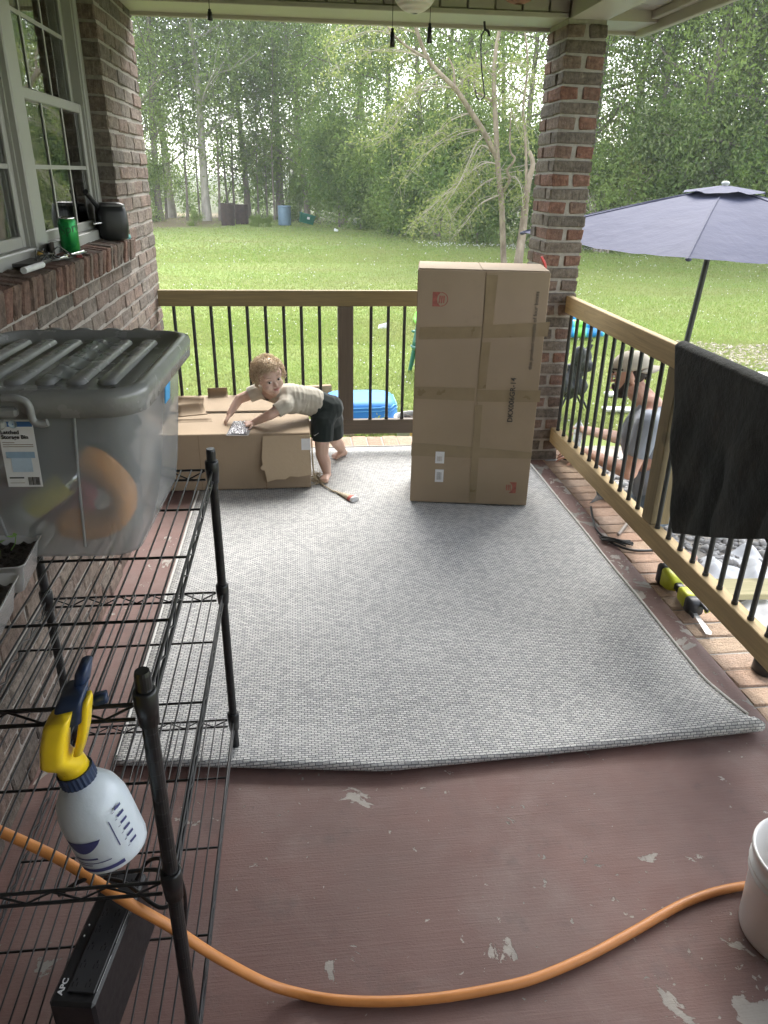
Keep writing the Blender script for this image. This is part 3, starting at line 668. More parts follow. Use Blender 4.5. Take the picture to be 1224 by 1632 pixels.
for a in arcs:
    for rep in range(3):
        dy = rnd(-1.6, 1.2); j = 0 if rep == 0 else 26
        pts = [bp(x+rnd(-j, j)*min(1, i/2), y+rnd(-j, j)*min(1, i/2)+i*i*rnd(0, 1.5), dy*i/len(a)) for i, (x, y) in enumerate(a)]
        P = limb(pts, .018 if rep == 0 else .009, .003, 5, tw)
        tipb += P[len(P)//3:]
        for q in P[2::2]:
            d = Vector((rnd(-1, .6), rnd(-.8, .8), rnd(-.9, .4))).normalized(); L = rnd(.25, .8); e = [q, q+d*L*.5+Vector((0, 0, .04)), q+d*L+Vector((0, 0, -.12*L))]
            tw.tube(e, [.005, .004, .002], 4, caps=False); tipb += [e[1], e[2]]
st = limb([bp(1040, 1060, -.6), bp(1045, 1010, -.6), bp(1060, 900, -.5), bp(1072, 780, -.5), bp(1085, 700, -.5), bp(1100, 640, -.5), bp(1085, 590, -.4)], .13, .05)
limb([bp(1075, 780, -.5), bp(1072, 560, -.4), bp(1062, 420, -.3), bp(1080, 250, -.2), bp(1060, 60, -.2)], .04, .018, 6)
tr.build('trunk', m_bbark, bt); tw.build('twigs', simple('birch_twigs', (.36, .31, .25), .9, .2), bt)
C = np.array([tuple(p) for p in tipb]); V = leaves(C, 6, .11, .04); link('crown', fast_mesh('crown', V, quads(V)), lm_yel, bt)
# slim bare tree on the right side of the column and a leaning dead branch
dt = empty('dead_tree', G(960, 402), 0, 'small bare tangle of pale branches at the lawn edge beside the column', 'tree'); tm = MB()
for k in range(16):
    a = rnd(-1.2, 1.2); p = Vector((rnd(-.3, .3), rnd(-.3, .3), 0)); L = rnd(1.5, 3.8); e = [p, p+Vector((a*.25*L, rnd(-.3, .3), .5*L)), p+Vector((a*.6*L, rnd(-.5, .5), .75*L)), p+Vector((a*1.0*L, rnd(-.6, .6), .7*L))]
    P = smooth_path(e, 4); tm.tube(P, [.03*(1-.85*i/len(P)) for i in range(len(P))], 5, caps=False)
    for q in P[4::2]: tm.tube([q, q+Vector((rnd(-.4, .4), rnd(-.4, .4), rnd(-.1, .5)))], [.007, .003], 4, caps=False)
tm.build('trunk', MATS['birch_twigs'], dt)
# ================================================================== THINGS ON THE PORCH
def RP(px, py, p0, nrm):
    d = Vector(ray(px, py)); o = Vector((0, 0, CAM_H)); nrm = Vector(nrm); return o+d*((Vector(p0)-o).dot(nrm)/d.dot(nrm))
# --- rug, front end curled under
def rug_mat(name, dk=1.0):
    k = NT(name); tc = k.n('UVMap'); v = tc.outputs[0]
    nz = k.n('TexNoise', {'Vector': v, 'Scale': 60.0, 'Detail': 3.0})
    vv = k.n('VectorMath', operation='MULTIPLY_ADD'); k.t.links.new(nz.outputs['Color'], vv.inputs[0]); vv.inputs[1].default_value = (.0045, .004, 0); k.t.links.new(v, vv.inputs[2])
    b = k.n('TexBrick', {'Vector': vv.outputs[0], 'Color1': (.70*dk, .70*dk, .675*dk, 1), 'Color2': (.42*dk, .425*dk, .425*dk, 1), 'Mortar': (.16*dk, .165*dk, .175*dk, 1), 'Scale': 1.0, 'Mortar Size': .0015, 'Mortar Smooth': .5, 'Bias': -.25, 'Brick Width': .020, 'Row Height': .0096}, offset=.5)
    n1 = k.noise(v, 420, 3, .7); n2 = k.noise(v, 2.2, 3)
    c = k.mix(k.step(n1, .3, .7), mul_node(k, b.outputs[0], .72), mul_node(k, b.outputs[0], 1.22))
    c = k.mix(k.step(n2, .35, .7), c, mul_node(k, c, .88))
    c = k.mix(k.math('MULTIPLY', k.step(k.noise(k.n('Mapping', {'Vector': v, 'Scale': (60, 700, 1)}).outputs[0], 1, 3), .5, .8), .35), c, (.16, .165, .18))
    k.p(Base_Color=c, Roughness=.95); k.b.inputs['Specular IOR Level'].default_value = .1
    k.bump(k.math('ADD', k.math('SUBTRACT', 1.0, b.outputs['Fac']), k.math('MULTIPLY', n1, .5)), .003, .8); return k.m
m_rug = rug_mat('woven_rug'); m_rugend = rug_mat('woven_rug_edge', .8); m_bind = simple('rug_binding', (.50, .49, .46), .95, .25, 300)
RUG0, RUG1, RUGY0, RUGY1 = -.578, 1.372, 1.755, 4.462
rug = empty('rug', ((RUG0+RUG1)/2, (RUGY0+RUGY1)/2, 0), 0, 'light grey woven outdoor rug with its near end curled under, lying on the porch floor', 'rug')
RY_ = [PZ(185, 1226).y, PZ(570, 1240).y, PZ(1190, 1176).y]
def rug_point(u, v):
    x = RUG0+(RUG1-RUG0)*u; r = .011+.013*u**1.6+.004*math.sin(u*7)
    y0 = (RY_[0]+(RY_[1]-RY_[0])*u/.40 if u < .40 else RY_[1]+(RY_[2]-RY_[1])*(u-.40)/.60)+r
    L = RUGY1-y0; s = v*(L+.14)                     # arc length from the back edge
    wob = .002*math.sin(x*5)*math.sin(s*3)+.0015*math.sin(s*9+x*2)
    rise = 2*r-.0085
    if s < L:
        t = max(0, 1-(L-s)/(.20+.10*u)); z = .009+wob*(1-t)+rise*t*t*(3-2*t)*.98; return Vector((x-.018*(.5-u)*t*0+.02*u*t**8, RUGY1-s, z)), s
    a = (s-L)/r
    if a < math.pi*1.15: return Vector((x+.028*u**6*min(1, a)+.02*u, y0-r*math.sin(a), .0085+r+r*math.cos(a)-.008*0)), s
    rest = (s-L)-r*math.pi*1.15; return Vector((x+.028*u**6+.02*u, y0+r*.45+rest*.9, .0095)), s
nu, nv = 60, 180
V = []; UVs = []
vs = list(np.linspace(0, .80, 70))+list(np.linspace(.805, 1, 110))
for i in range(nu):
    for w in vs:
        p, s = rug_point(i/(nu-1), w); V.append(Vector(at(rug, p))); UVs.append(((p.x), s))
nv = len(vs)
F = [(i*nv+j, i*nv+j+1, (i+1)*nv+j+1, (i+1)*nv+j) for i in range(nu-1) for j in range(nv-1)]
me = bpy.data.meshes.new('rug'); me.from_pydata(V, [], F); uvl = me.uv_layers.new(name='UVMap')
for lp in me.loops: uvl.data[lp.index].uv = UVs[lp.vertex_index]
me.materials.append(m_rug); me.shade_smooth(); ro = link('woven_sheet', me, None, rug)
md = ro.modifiers.new('thick', 'SOLIDIFY'); md.thickness = .005; md.offset = -1 if True else 1
for sd, uu in ((-1, 0.0), (1, 1.0)):
    P = [Vector(at(rug, rug_point(uu, w)[0]))+Vector((sd*.002, 0, .001)) for w in np.linspace(0, .944, 90)]; MB().tube(P, .0058, 8).build('edge_binding', m_bind, rug)
MB().tube([Vector(at(rug, rug_point(u, 0)[0]))+Vector((0, .003, .001)) for u in np.linspace(0, 1, 40)], .0058, 8).build('edge_binding', m_bind, rug)
# --- tall carton
m_card = NT('cardboard'); v_ = m_card.coord(); cst = m_card.noise(m_card.coord((300, 1, 1)), 1, 2)
cc_ = m_card.mix(m_card.step(m_card.noise(v_, 3, 4), .3, .7), (.335, .255, .17), (.29, .22, .145)); cc_ = m_card.mix(m_card.math('MULTIPLY', cst, .12), cc_, (.24, .17, .10))
cc_ = m_card.mix(m_card.math('MULTIPLY', m_card.step(m_card.noise(v_, 14, 5, .7), .6, .75), .25), cc_, (.22, .16, .10))
m_card.p(Base_Color=cc_, Roughness=.85); m_card.bump(m_card.math('ADD', m_card.math('MULTIPLY', cst, .4), m_card.noise(v_, 18, 3)), .0015, .6); m_card = m_card.m
m_cardd = simple('cardboard_raw_edge', (.24, .17, .10), .95, .2, 80); m_tape = simple('brown_tape', (.245, .185, .105), .32, .1, 12, .0008, 40)
m_red = simple('red_print', (.30, .095, .07), .85, .3, 45); m_ink = simple('dark_print', (.045, .042, .038), .85, .2, 60); m_lab = simple('white_paper_label', (.66, .66, .66), .7, .06, 30)
O = Vector((.557, 3.572, .0135)); ux = Vector((.609, -.10, 0)).normalized(); ub = Vector((-ux.y, ux.x, 0)); uz = Vector((0, 0, 1))
TW, TD, TH = .618, .335, 1.188
tc_ = empty('tall_carton', (O.x, O.y, 0), 0, 'tall brown cardboard carton standing upright on the rug in front of the column, taped', 'carton')
def tl(u, w, z): return O+ux*u+ub*w+uz*z-Vector(tc_.location)
Mt = Matrix(((ux.x, ub.x, 0), (ux.y, ub.y, 0), (0, 0, 1)))
b = MB()
def tbox(b, u0, u1, w0, w1, z0, z1, bev=.0): return b.obox(tl((u0+u1)/2, (w0+w1)/2, (z0+z1)/2), (u1-u0, w1-w0, z1-z0), Mt, bev)
cx = .318
tbox(b, 0, TW, .004, TD, 0, TH, .005).build('box_body', m_card, tc_)
tbox(MB(), .002, cx-.0012, -.0005, .0039, .003, TH-.002, .0012).build('flap', m_card, tc_); tbox(MB(), cx+.0012, TW-.002, -.0005, .0039, .003, TH-.002, .0012).build('flap', m_card, tc_)
tbox(MB(), .004, .30, .012, TD-.01, TH+.0005, TH+.004, .001).build('flap', m_card, tc_); tbox(MB(), .303, TW-.004, .012, TD-.01, TH+.0005, TH+.004, .001).build('flap', m_card, tc_)
def face(px, py): 
    q = RP(px, py, O, ub)-O; return q.dot(ux), q.z
def strip(pts, t=.0012):
    uv = [face(*p) for p in pts]; n = len(uv); V = [tl(u, -.0006, z) for u, z in uv]+[tl(u, -.0006-t, z) for u, z in uv]
    return MB().add(V, [tuple(range(n)), tuple(range(2*n-1, n-1, -1))]+[(i, n+i, n+(i+1) % n, (i+1) % n) for i in range(n)])
for p in ([(669, 521), (768, 520), (768, 539), (667, 541)], [(771, 518), (877, 513), (872, 536), (770, 539)], [(661, 616), (757, 618), (756, 639), (660, 635)], [(760, 621), (862, 622), (860, 641), (759, 640)], [(656, 705), (754, 712), (753, 730), (655, 726)], [(757, 712), (848, 721), (846, 731), (755, 729)]):
    fix_normals(strip(p, .0010).build('tape', m_tape, tc_).data)
fix_normals(strip([(775, 437), (794, 438), (783, 538), (770, 538)], .0018).build('tape', m_tape, tc_).data); fix_normals(strip([(768, 545), (782, 545), (774, 620), (760, 620)], .0018).build('tape', m_tape, tc_).data); fix_normals(strip([(757, 645), (769, 645), (758, 800), (747, 800)], .0018).build('tape', m_tape, tc_).data)
def face_m(px, py, up_text=True):
    u, z = face(px, py); o_ = tl(u, -.0032, z); return frame3(o_, uz, -ux)      # text runs upwards
h1 = (Vector(face(808, 673))-Vector(face(818, 596))).length
put_text('DKX006GR-14', .0365, face_m(816, 673), m_ink, tc_, bold=.0004)
put_text('this product consists of four boxes', .0262, face_m(847, 589), m_ink, tc_)
def emblem(px, py, mir, s):
    u, z = face(px, py); M = frame3(tl(u, -.0008, z), ux*(1 if mir > 0 else -1), uz)
    e = MB(); n = 20
    arc = [(s*.62*math.sin(math.pi*i/n)+.0, s*.62*math.cos(math.pi*i/n)) for i in range(n+1)]; arc2 = [(s*.55*math.sin(math.pi*i/n), s*.55*math.cos(math.pi*i/n)) for i in range(n+1)]
    e.prism([(-s*.75, -s*.62), (-.001, -s*.62), (-.3*s, -.3*s), (-.36*s, 0), (-.3*s, .3*s), (-.001, s*.62), (-s*.75, s*.62)], M, .0004)
    e.add([M @ Vector((x, y_, .0004)) for x, y_ in arc]+[M @ Vector((x, y_, .0004)) for x, y_ in arc2], [(i, i+1, n+2+i, n+1+i) for i in range(n)])
    for k in range(3): e.prism([(-.22*s+.2*k*s, -.36*s+.03*k*s), (-.12*s+.2*k*s, -.34*s), (-.02*s+.17*k*s, .28*s), (-.14*s+.17*k*s, .34*s)], M, .0004)
    fix_normals(e.build('printed_emblem', m_red, tc_).data)
emblem(703, 477, 1, .054); emblem(811, 777, -1, .050)
for (px, py, w_, h_) in ((701, 729, .046, .064), (700, 758, .044, .070)):
    u, z = face(px, py); o_ = tbox(MB(), u-w_/2, u+w_/2, -.0023, -.0007, z-h_/2, z+h_/2).build('paper_label', m_lab, tc_)
    bar = MB()
    for j in range(9): tbox(bar, u-w_*.3+j*w_*.065, u-w_*.3+j*w_*.065+random.choice((.0008, .0015)), -.0026, -.0024, z-h_*.32, z+h_*(.1 if py < 740 else .3))
    bar.build('bar_code', m_ink if py > 740 else m_cardd, o_)
# red strap hooked over its back right corner
sp = tl(TW-.01, TD-.05, TH)+Vector(tc_.location)
rs_ = MB(); pts = smooth_path([sp+Vector((.03, 0, -.06)), sp+Vector((.022, 0, .0)), sp+Vector((.005, 0, .03)), sp+Vector((-.002, 0, .042))], 5); rs_.tube(pts, .004, 6); rs_.tube([p+Vector((.008, .01, .0)) for p in pts], .004, 6)
tag(rs_.build('strap', simple('red_strap', (.55, .05, .04), .6)), 'thin bright red strap poking up at the back corner of the tall carton', 'strap')
# --- open carton lying down
FY, LX0, LX1, LZ, LB = 3.80, -.76, .036, .333, 4.18
oc = empty('open_carton', (-.36, 4.0, 0), 0, 'long torn cardboard carton lying on the rug with the child leaning over it', 'carton')
MB().box(at(oc, (LX0, FY, .0135)), at(oc, (LX1, LB, LZ)), .004).build('box_body', m_card, oc)
MB().obox(at(oc, (-.36, 4.31, LZ+.022)), (.80, .235, .004), Matrix.Rotation(R(7), 3, 'X'), .001).build('flap', m_card, oc)
MB().box(at(oc, (LX0, 4.1825, .0135)), at(oc, (LX1, 4.33, .30)), .003).build('box_back', m_card, oc)
tf = [(418.6, 695), (494, 694), (496.5, 757), (488, 758), (476, 760), (462, 759), (455, 764), (441, 764), (426, 768), (424, 758), (422, 750), (417, 749), (415, 746), (419, 741), (417, 730), (418, 712)]
fq = []
for (a, b_) in tf:
    q = PY(a, b_, FY-.006); lift = .006+.16*max(0, (.33-q.z)); q = PY(a, b_, FY-lift); fq.append(Vector(at(oc, q)))
e = MB(); n = len(fq); e.add(fq+[p+Vector((0, .0035, 0)) for p in fq], [tuple(range(n)), tuple(range(2*n-1, n-1, -1))]+[(i, n+i, n+(i+1) % n, (i+1) % n) for i in range(n)])
o_ = e.build('torn_flap', simple('lightened_inner_cardboard', (.43, .335, .225), .9, .04, 5, .001, 60), oc); fix_normals(o_.data); tag(o_, 'pale torn flap folded down over the carton front')  # inner side, its colour also lightened to show the flap less shaded
a0 = PY(480, 699, FY-.013); MB().obox(at(oc, a0+Vector((.025, -.004, -.035))), (.05, .001, .07), Matrix.Rotation(R(-7), 3, 'X')).build('paper_label', m_lab, oc)
MB().box(at(oc, (-.21, FY-.0035, .014)), at(oc, (-.205, FY-.0005, .33))).build('crease', m_cardd, oc)
MB().box(at(oc, (-.555, FY-.002, .014)), at(oc, (-.552, FY-.0005, .33))).build('crease', m_cardd, oc)
def curl(c, w, L, rz, parent, amt=1.6):
    e = MB(); M = Matrix.Rotation(rz, 3, 'Z')
    def fn(u, v): 
        a = amt*v; r = L/amt; p = Vector((w*(u-.5)*(1-.2*v*math.sin(9*u)), r*math.sin(a), r*(1-math.cos(a)))); return M @ p+Vector(at(oc, c))
    e.grid(fn, 8, 8); o_ = e.build('torn_flap', m_card, parent); s_ = o_.modifiers.new('t', 'SOLIDIFY'); s_.thickness = .003
curl((-.50, 4.39, LZ+.035), .12, .07, .1, oc, 2.0); curl((-.62, 4.14, LZ+.003), .16, .09, .3, oc, 1.3); curl((-.66, 4.27, LZ+.02), .16, .08, -.2, oc, 1.0); curl((-.60, 4.02, LZ+.001), .2, .03, .05, oc, .8)
put_text('FURNITURE GOODS MODERN', .02, frame3(Vector(at(oc, (-.52, 4.30, LZ+.0248))), (1, 0, 0), (0, .993, .12)), m_cardd, oc) if False else None
# painted dark opening with crumpled foil packing
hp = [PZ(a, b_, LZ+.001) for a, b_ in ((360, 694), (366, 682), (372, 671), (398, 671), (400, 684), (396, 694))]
e = MB(); e.add([Vector(at(oc, p)) for p in hp], [tuple(range(6))]); e.build('painted_dark_opening', simple('painted_dark_opening', (.03, .028, .027), .5), oc)  # flat dark sheet stands in for the shade inside an opening
kf = NT('crumpled_foil'); vf = kf.coord(); wv = kf.n('TexWave', {'Vector': vf, 'Scale': 40.0, 'Distortion': 14.0, 'Detail': 3.0, 'Detail Scale': 1.2}); kf.p(Base_Color=kf.ramp(wv.outputs['Fac'], [(0, (.03, .03, .04)), (.45, (.05, .05, .06)), (.55, (.7, .7, .74)), (1, (.85, .85, .88))]), Roughness=.3, Metallic=.4); kf.bump(wv.outputs['Fac'], .004)
ce = sum(hp, Vector())/6
e = MB()
def foil(u, v):
    p = hp[0].lerp(hp[5], u).lerp(hp[2].lerp(hp[3], u), v); q = ce.lerp(p, .86); return q+Vector((0, 0, .004+.02*math.sin(math.pi*u)*math.sin(math.pi*v)+.007*math.sin(u*23+v*7)*math.sin(v*19)))
e.grid(foil, 24, 16); tag(e.build('packing_foil', kf.m), 'crumpled black and silver foil packing showing in the carton opening', 'packing')
# --- twine with a paper cone
m_twine = simple('jute_twine', (.42, .35, .24), .95, .25, 120)
tw_ = empty('twine_cone', PZ(540, 790, .01), 0, 'jute twine with a small red ended paper cone lying on the rug beside the carton', 'toy')
def tp(px, py, z): return Vector(at(tw_, PZ(px, py, z)))
MB().tube(smooth_path([Vector(at(tw_, (.046, 3.86, .28))), Vector(at(tw_, (.047, 3.85, .18))), Vector(at(tw_, (.055, 3.84, .08))), tp(508, 768, .02), tp(520, 776, .018), tp(533, 784, .018)], 6), .0042, 6).build('string', m_twine, tw_)
fr_ = MB()
for k in range(60):
    p = tp(506+rnd(-7, 7), 764+rnd(-9, 5), .022); fr_.tube([p, p+Vector((rnd(-.03, .03), rnd(-.03, .03), rnd(-.008, .02))), p+Vector((rnd(-.045, .045), rnd(-.045, .045), rnd(-.008, .006)))], .0016, 4)
fr_.build('frayed_knot', m_twine, tw_)
pa, pb = tp(530, 781, .018), tp(563, 795, .022); dr = (pb-pa); L = dr.length; dr.normalize(); sd = dr.cross(Vector((0, 0, 1))).normalized()
Mc = Matrix(((sd.x, 0, dr.x), (sd.y, 0, dr.y), (0, 1, dr.z))); Sx = Matrix.Diagonal((1, .6, 1))
MB().lathe([(.002, 0), (.010, L*.35), (.024, L*.86), (.0242, L*.9)], 14, pa, M=Mc @ Sx).build('paper_cone', simple('printed_paper', (.50, .38, .22), .8, .4, 130, col2=(.62, .55, .42)), tw_)
MB().lathe([(.0245, L*.86), (.0262, L*.99), (.0262, L*1.03)], 14, pa, M=Mc @ Sx).build('red_band', simple('red_paper', (.48, .12, .09), .7), tw_)
MB().lathe([(.0264, L*1.0), (.027, L*1.1), (.02, L*1.1), (.001, L*1.08)], 14, pa, M=Mc @ Sx).build('white_end', m_lab, tw_)
# --- wire shelf
SX0, SX1, SY0, SY1 = -.688, -.230, .862, 1.768
m_wire = simple('black_wire_coating', (.013, .014, .015), .35, .2, 50)
ws = empty('wire_shelf', ((SX0+SX1)/2, (SY0+SY1)/2, 0), 0, 'black three tier wire shelving unit standing against the brick wall', 'shelf')
def wl(x, y_, z): return Vector(at(ws, (x, y_, z)))
prof = [(0, 0), (.016, 0), (.016, .012), (.0116, .013)]; z = .03
while z < .95: prof += [(.0116, z), (.0113, z+.0006), (.0113, z+.0018), (.0116, z+.0024)]; z += .0254
prof += [(.0116, .968), (.010, .974), (0, .974)]
pm_ = MB().lathe(prof, 18, smooth=False).mesh('post'); pm_.materials.append(m_wire)
col_ = MB().lathe([(.012, -.034), (.0145, -.034), (.0172, .004), (.0172, .022), (.015, .026), (.012, .026)], 16).mesh('collar'); col_.materials.append(m_wire)
for px_, py_ in ((SX0, SY0), (SX1, SY0), (SX0, SY1), (SX1, SY1)):
    po = link('post', pm_, None, ws, wl(px_, py_, 0))
    for z in (.125, .561, .917): link('collar', col_, None, po, (0, 0, z))
for z in (.125, .561, .917):
    fr_ = MB(); r1 = .0032
    def zig(a, b_, n):
        pts = []
        for i in range(n*2+1): t = i/(n*2); pts.append(wl(*(Vector(a).lerp(Vector(b_), t)+Vector((0, 0, 0 if i % 2 == 0 else -.022)))))
        fr_.tube(pts, .0022, 5)
    for (a, b_) in (((SX0+.018, SY0), (SX1-.018, SY0)), ((SX0+.018, SY1), (SX1-.018, SY1)), ((SX0, SY0+.018), (SX0, SY1-.018)), ((SX1, SY0+.018), (SX1, SY1-.018))):
        for dz in (0, -.026): fr_.tube([wl(*a, z+dz), wl(*b_, z+dz)], r1, 7)
        zig((*a, z-.002), (*b_, z-.002), 5 if a[1] == b_[1] else 10)
    tier = fr_.build('shelf_tier', m_wire, ws)
    for t in (.25, .5, .75):
        y_ = SY0+(SY1-SY0)*t; MB().tube([wl(SX0, y_, z-.0065), wl(SX1, y_, z-.0065)], .0028, 6).build('cross_wire', m_wire, tier)
    wm = MB().tube([(0, SY0-ws.location.y, z), (0, SY1-ws.location.y, z)], .0019, 6).mesh('wire'); wm.materials.append(m_wire)
    nw = 17
    for j in range(nw):
        x_ = SX0+(SX1-SX0)*(j+1)/(nw+1); link('wire', wm, None, tier, (x_-ws.location.x, 0, 0.001))
# --- storage bin on the top tier
def rrect(hx, hy, r, z, n=6):
    out = []
    for (cx_, cy_, a0_) in ((hx-r, hy-r, 0), (-hx+r, hy-r, 90), (-hx+r, -hy+r, 180), (hx-r, -hy+r, 270)):
        for i in range(n+1): a = R(a0_+90*i/n); out.append(Vector((cx_+r*math.cos(a), cy_+r*math.sin(a), z)))
    return out
def loft(mb, rings, close_bottom=False, close_top=False, smooth=True):
    n = len(rings[0]); V = [p for r_ in rings for p in r_]; F = []
    for i in range(len(rings)-1):
        for k in range(n): F.append((i*n+k, i*n+(k+1) % n, (i+1)*n+(k+1) % n, (i+1)*n+k))
    if close_bottom: F.append(tuple(range(n-1, -1, -1)))
    if close_top: F.append(tuple(range((len(rings)-1)*n, len(rings)*n)))
    return mb.add(V, F, smooth)
kb = NT('clear_plastic'); kb.p(Base_Color=(.46, .48, .49), Roughness=.14, IOR=1.46); 
tr_ = kb.n('BsdfTransparent', {'Color': (.86, .88, .89)}); tl_ = kb.n('BsdfTranslucent', {'Color': (.62, .64, .65)})
fz = kb.n('MixShader', {'Fac': .30}); kb.t.links.new(kb.b.outputs[0], fz.inputs[1]); kb.t.links.new(tl_.outputs[0], fz.inputs[2])
mx = kb.n('MixShader', {'Fac': .53}); kb.t.links.new(fz.outputs[0], mx.inputs[1]); kb.t.links.new(tr_.outputs[0], mx.inputs[2])
kb.t.links.new(mx.outputs[0], kb.out.inputs['Surface']); m_clear = kb.m
m_lid = simple('grey_plastic_lid', (.225, .23, .225), .24, .08, 18, .0006, 120, dirt=.35, dirtcol=(.26, .24, .2)); m_grip = simple('grey_plastic_handle', (.27, .275, .27), .4, .06)
BZ0, BTOP = .9205, 1.238
bi = empty('storage_bin', (-.474, 1.520, BZ0), R(-2.5), 'clear plastic storage bin with ribbed grey lid on the top tier of the wire shelf', 'bin')
b = MB(); H_ = BTOP-BZ0
rings = [rrect(.150, .205, .04, .002), rrect(.160, .215, .048, .006)]
for t in np.linspace(0, 1, 9): rings.append(rrect(.162+.030*t**.8, .217+.032*t**.8, .05+.01*t, .016+(H_-.016)*t))
rings += [rrect(.204, .261, .066, H_), rrect(.204, .261, .066, H_+.006)]
loft(b, rings, close_bottom=True); o_ = b.build('bin_body', m_clear, bi)
for (xx, s_) in ((-.075, 1), (.075, -1)):      # moulded ribs on the near end
    MB().tube([(xx*1.3, -.2515, H_*.97), (xx*1.2+s_*.01, -.236, H_*.5), (xx*.9, -.2215, .03)], .003, 6).build('moulded_rib', m_clear, bi)
b = MB(); rings = [rrect(.204, .261, .064, H_-.020), rrect(.214, .271, .068, H_-.020), rrect(.217, .274, .07, H_+.012), rrect(.214, .271, .068, H_+.022), rrect(.200, .257, .06, H_+.026), rrect(.190, .247, .054, H_+.022), rrect(.183, .240, .05, H_+.013)]
loft(b, rings, close_top=True); lid = b.build('lid', m_lid, bi)
for j in range(6):
    x_ = -.135+j*.054; rb_ = MB(); loft(rb_, [[p+Vector((x_, 0, H_+.0078)) for p in rrect(.018, .185, .0155, .004)], [p+Vector((x_, 0, H_+.0078)) for p in rrect(.0155, .1825, .013, .0105)], [p+Vector((x_, 0, H_+.0078)) for p in rrect(.012, .179, .0095, .0125)]], close_top=True); rb_.build('lid_rib', m_lid, lid)
for j in range(4): MB().ell((-.10+j*.065, .268, H_+.022), (.022, .012, .007), n=10).build('rim_tab', m_lid, lid)
# clear tape and a blue tape corner on the lid
MB().grid(lambda u, v: (.02+.05*u, -.16+.36*v, H_+.0205+.002*math.sin(v*30+u*5)), 6, 24).build('clear_tape', m_clear, lid)
bt_ = MB().obox((.1965, .02, H_-.055), (.002, .045, .036), Matrix.Rotation(R(6), 3, 'Y')); bt_.build('blue_tape', simple('blue_tape', (.06, .33, .66), .6), bi)
# handle bars and latch of the near end
MB().box((-.30, -.283, H_-.016), (-.09, -.268, H_+.0), .004).box((-.30, -.288, H_-.036), (-.112, -.272, H_-.020), .004).build('latch', m_grip, bi).location.x = .105
MB().tube(smooth_path([(-.12, -.283, H_+.004), (-.095, -.285, H_+.004), (-.08, -.285, H_-.006), (-.077, -.284, H_-.034), (-.066, -.283, H_-.040), (-.055, -.282, H_-.038)], 5), .0065, 8).build('latch_hook', m_grip, bi).location = (.118, 0, .014)
# hang tag
T0, T1, T2, T3 = [PY(a, b_, 1.262) for a, b_ in ((-3, 669), (54, 669), (71, 776), (14, 776))]
tg = empty('hang_tag', T3, 0, 'white card product tag hanging on the near end of the storage bin', 'tag')
ex = (T1-T0).normalized(); ey = (T0-T3).normalized(); tw2 = (T1-T0).length; th2 = (T0-T3).length; Mg = frame3((0, 0, 0), ex, ey)
q = lambda u, v, d: (Mg @ Vector((u*tw2, v*th2, d)))
def card(u0, u1, v0, v1, d, mat, nm): 
    e = MB(); V = [q(u0, v0, d), q(u1, v0, d), q(u1, v1, d), q(u0, v1, d)]; V += [p-Mg.to_3x3() @ Vector((0, 0, .0006)) for p in V]; e.add(V, [(0, 1, 2, 3), (7, 6, 5, 4), (0, 4, 5, 1), (1, 5, 6, 2), (2, 6, 7, 3), (3, 7, 4, 0)]); return e.build(nm, mat, tg)
m_blue = simple('print_blue', (.05, .14, .36), .6); m_pale = simple('print_pale_blue', (.42, .52, .62), .6)
card(0, 1, 0, 1, 0, m_lab, 'card'); card(0, .98, .90, .975, .0008, m_blue, 'printed_band')
MB().lathe([(.001, 0), (.0072, 0), (.0072, .0005)], 14, q(.45, .938, .0012), M=Mg.to_3x3()).build('printed_badge', m_pale, tg)
Mx = Mg.copy(); Mx.translation = q(.06, .795, .001); put_text('Latched', .0095, Mx, m_ink, tg, bold=.0002)
Mx = Mg.copy(); Mx.translation = q(.06, .725, .001); put_text('Storage Bin', .0095, Mx, m_ink, tg, bold=.0002)
for j, w_ in enumerate((.4, .92, .92)): card(.06, w_, .665-j*.03, .672-j*.03, .0008, m_cardd, 'printed_line')
card(.22, .80, .23, .44, .0008, m_pale, 'printed_picture'); card(.10, .92, .44, .53, .0008, simple('print_mid_blue', (.27, .38, .50), .6), 'printed_picture')
for j in range(10): card(.62+j*.034, .62+j*.034+random.choice((.012, .02)), .03, .15, .0008, m_ink, 'bar_code')
card(.08, .5, .13, .15, .0008, m_ink, 'printed_line'); card(.08, .5, .06, .065, .0008, m_cardd, 'printed_line')
# things inside the bin
m_or = simple('orange_plastic', (.80, .30, .02), .5, .1, 30, dirt=.3, dirtcol=(.3, .12, .03)); 
oy_ = empty('orange_toy', (-.40, 1.40, BZ0+.006), 0, 'chunky orange curved toy inside the near corner of the storage bin', 'toy')
b = MB(); pts = smooth_path([(-.07, -.01, .03), (-.02, -.02, .028), (.03, -.02, .05), (.045, -.015, .095), (.01, 0, .14), (-.02, .01, .155)], 5)
for i, p in enumerate(pts): b.ell(p, (.026, .045, .026), n=10)
link('toy_body', blob(b, .005, 4, mat=m_or), None, oy_)
for (p) in ((-.055, -.04, .035), (.0, -.051, .03), (.045, -.047, .07)): MB().ell(p, (.005, .003, .005), n=8).build('hole', m_ink, oy_)
b = MB()
for k in range(40): b.ell((rnd(-.12, .05), rnd(-.03, .06), rnd(.025, .07)), (rnd(.03, .05), rnd(.03, .05), rnd(.02, .03)), n=8)
o_ = link('red_cloth', blob(b, .008, 3, mat=simple('red_fabric', (.28, .03, .045), .9, .3, 40)), None, None, (-.52, 1.47, BZ0+.006)); tag(o_, 'bundled dark red cloth inside the storage bin', 'cloth')
sc_ = empty('spray_can', PY(20, 830, 1.375), 0, 'yellow and white spray can lying slanted inside the storage bin', 'can')
ax = (PY(82, 785, 1.375)-PY(20, 830, 1.375)).normalized(); Mq = ax.to_track_quat('Z', 'Y').to_matrix()
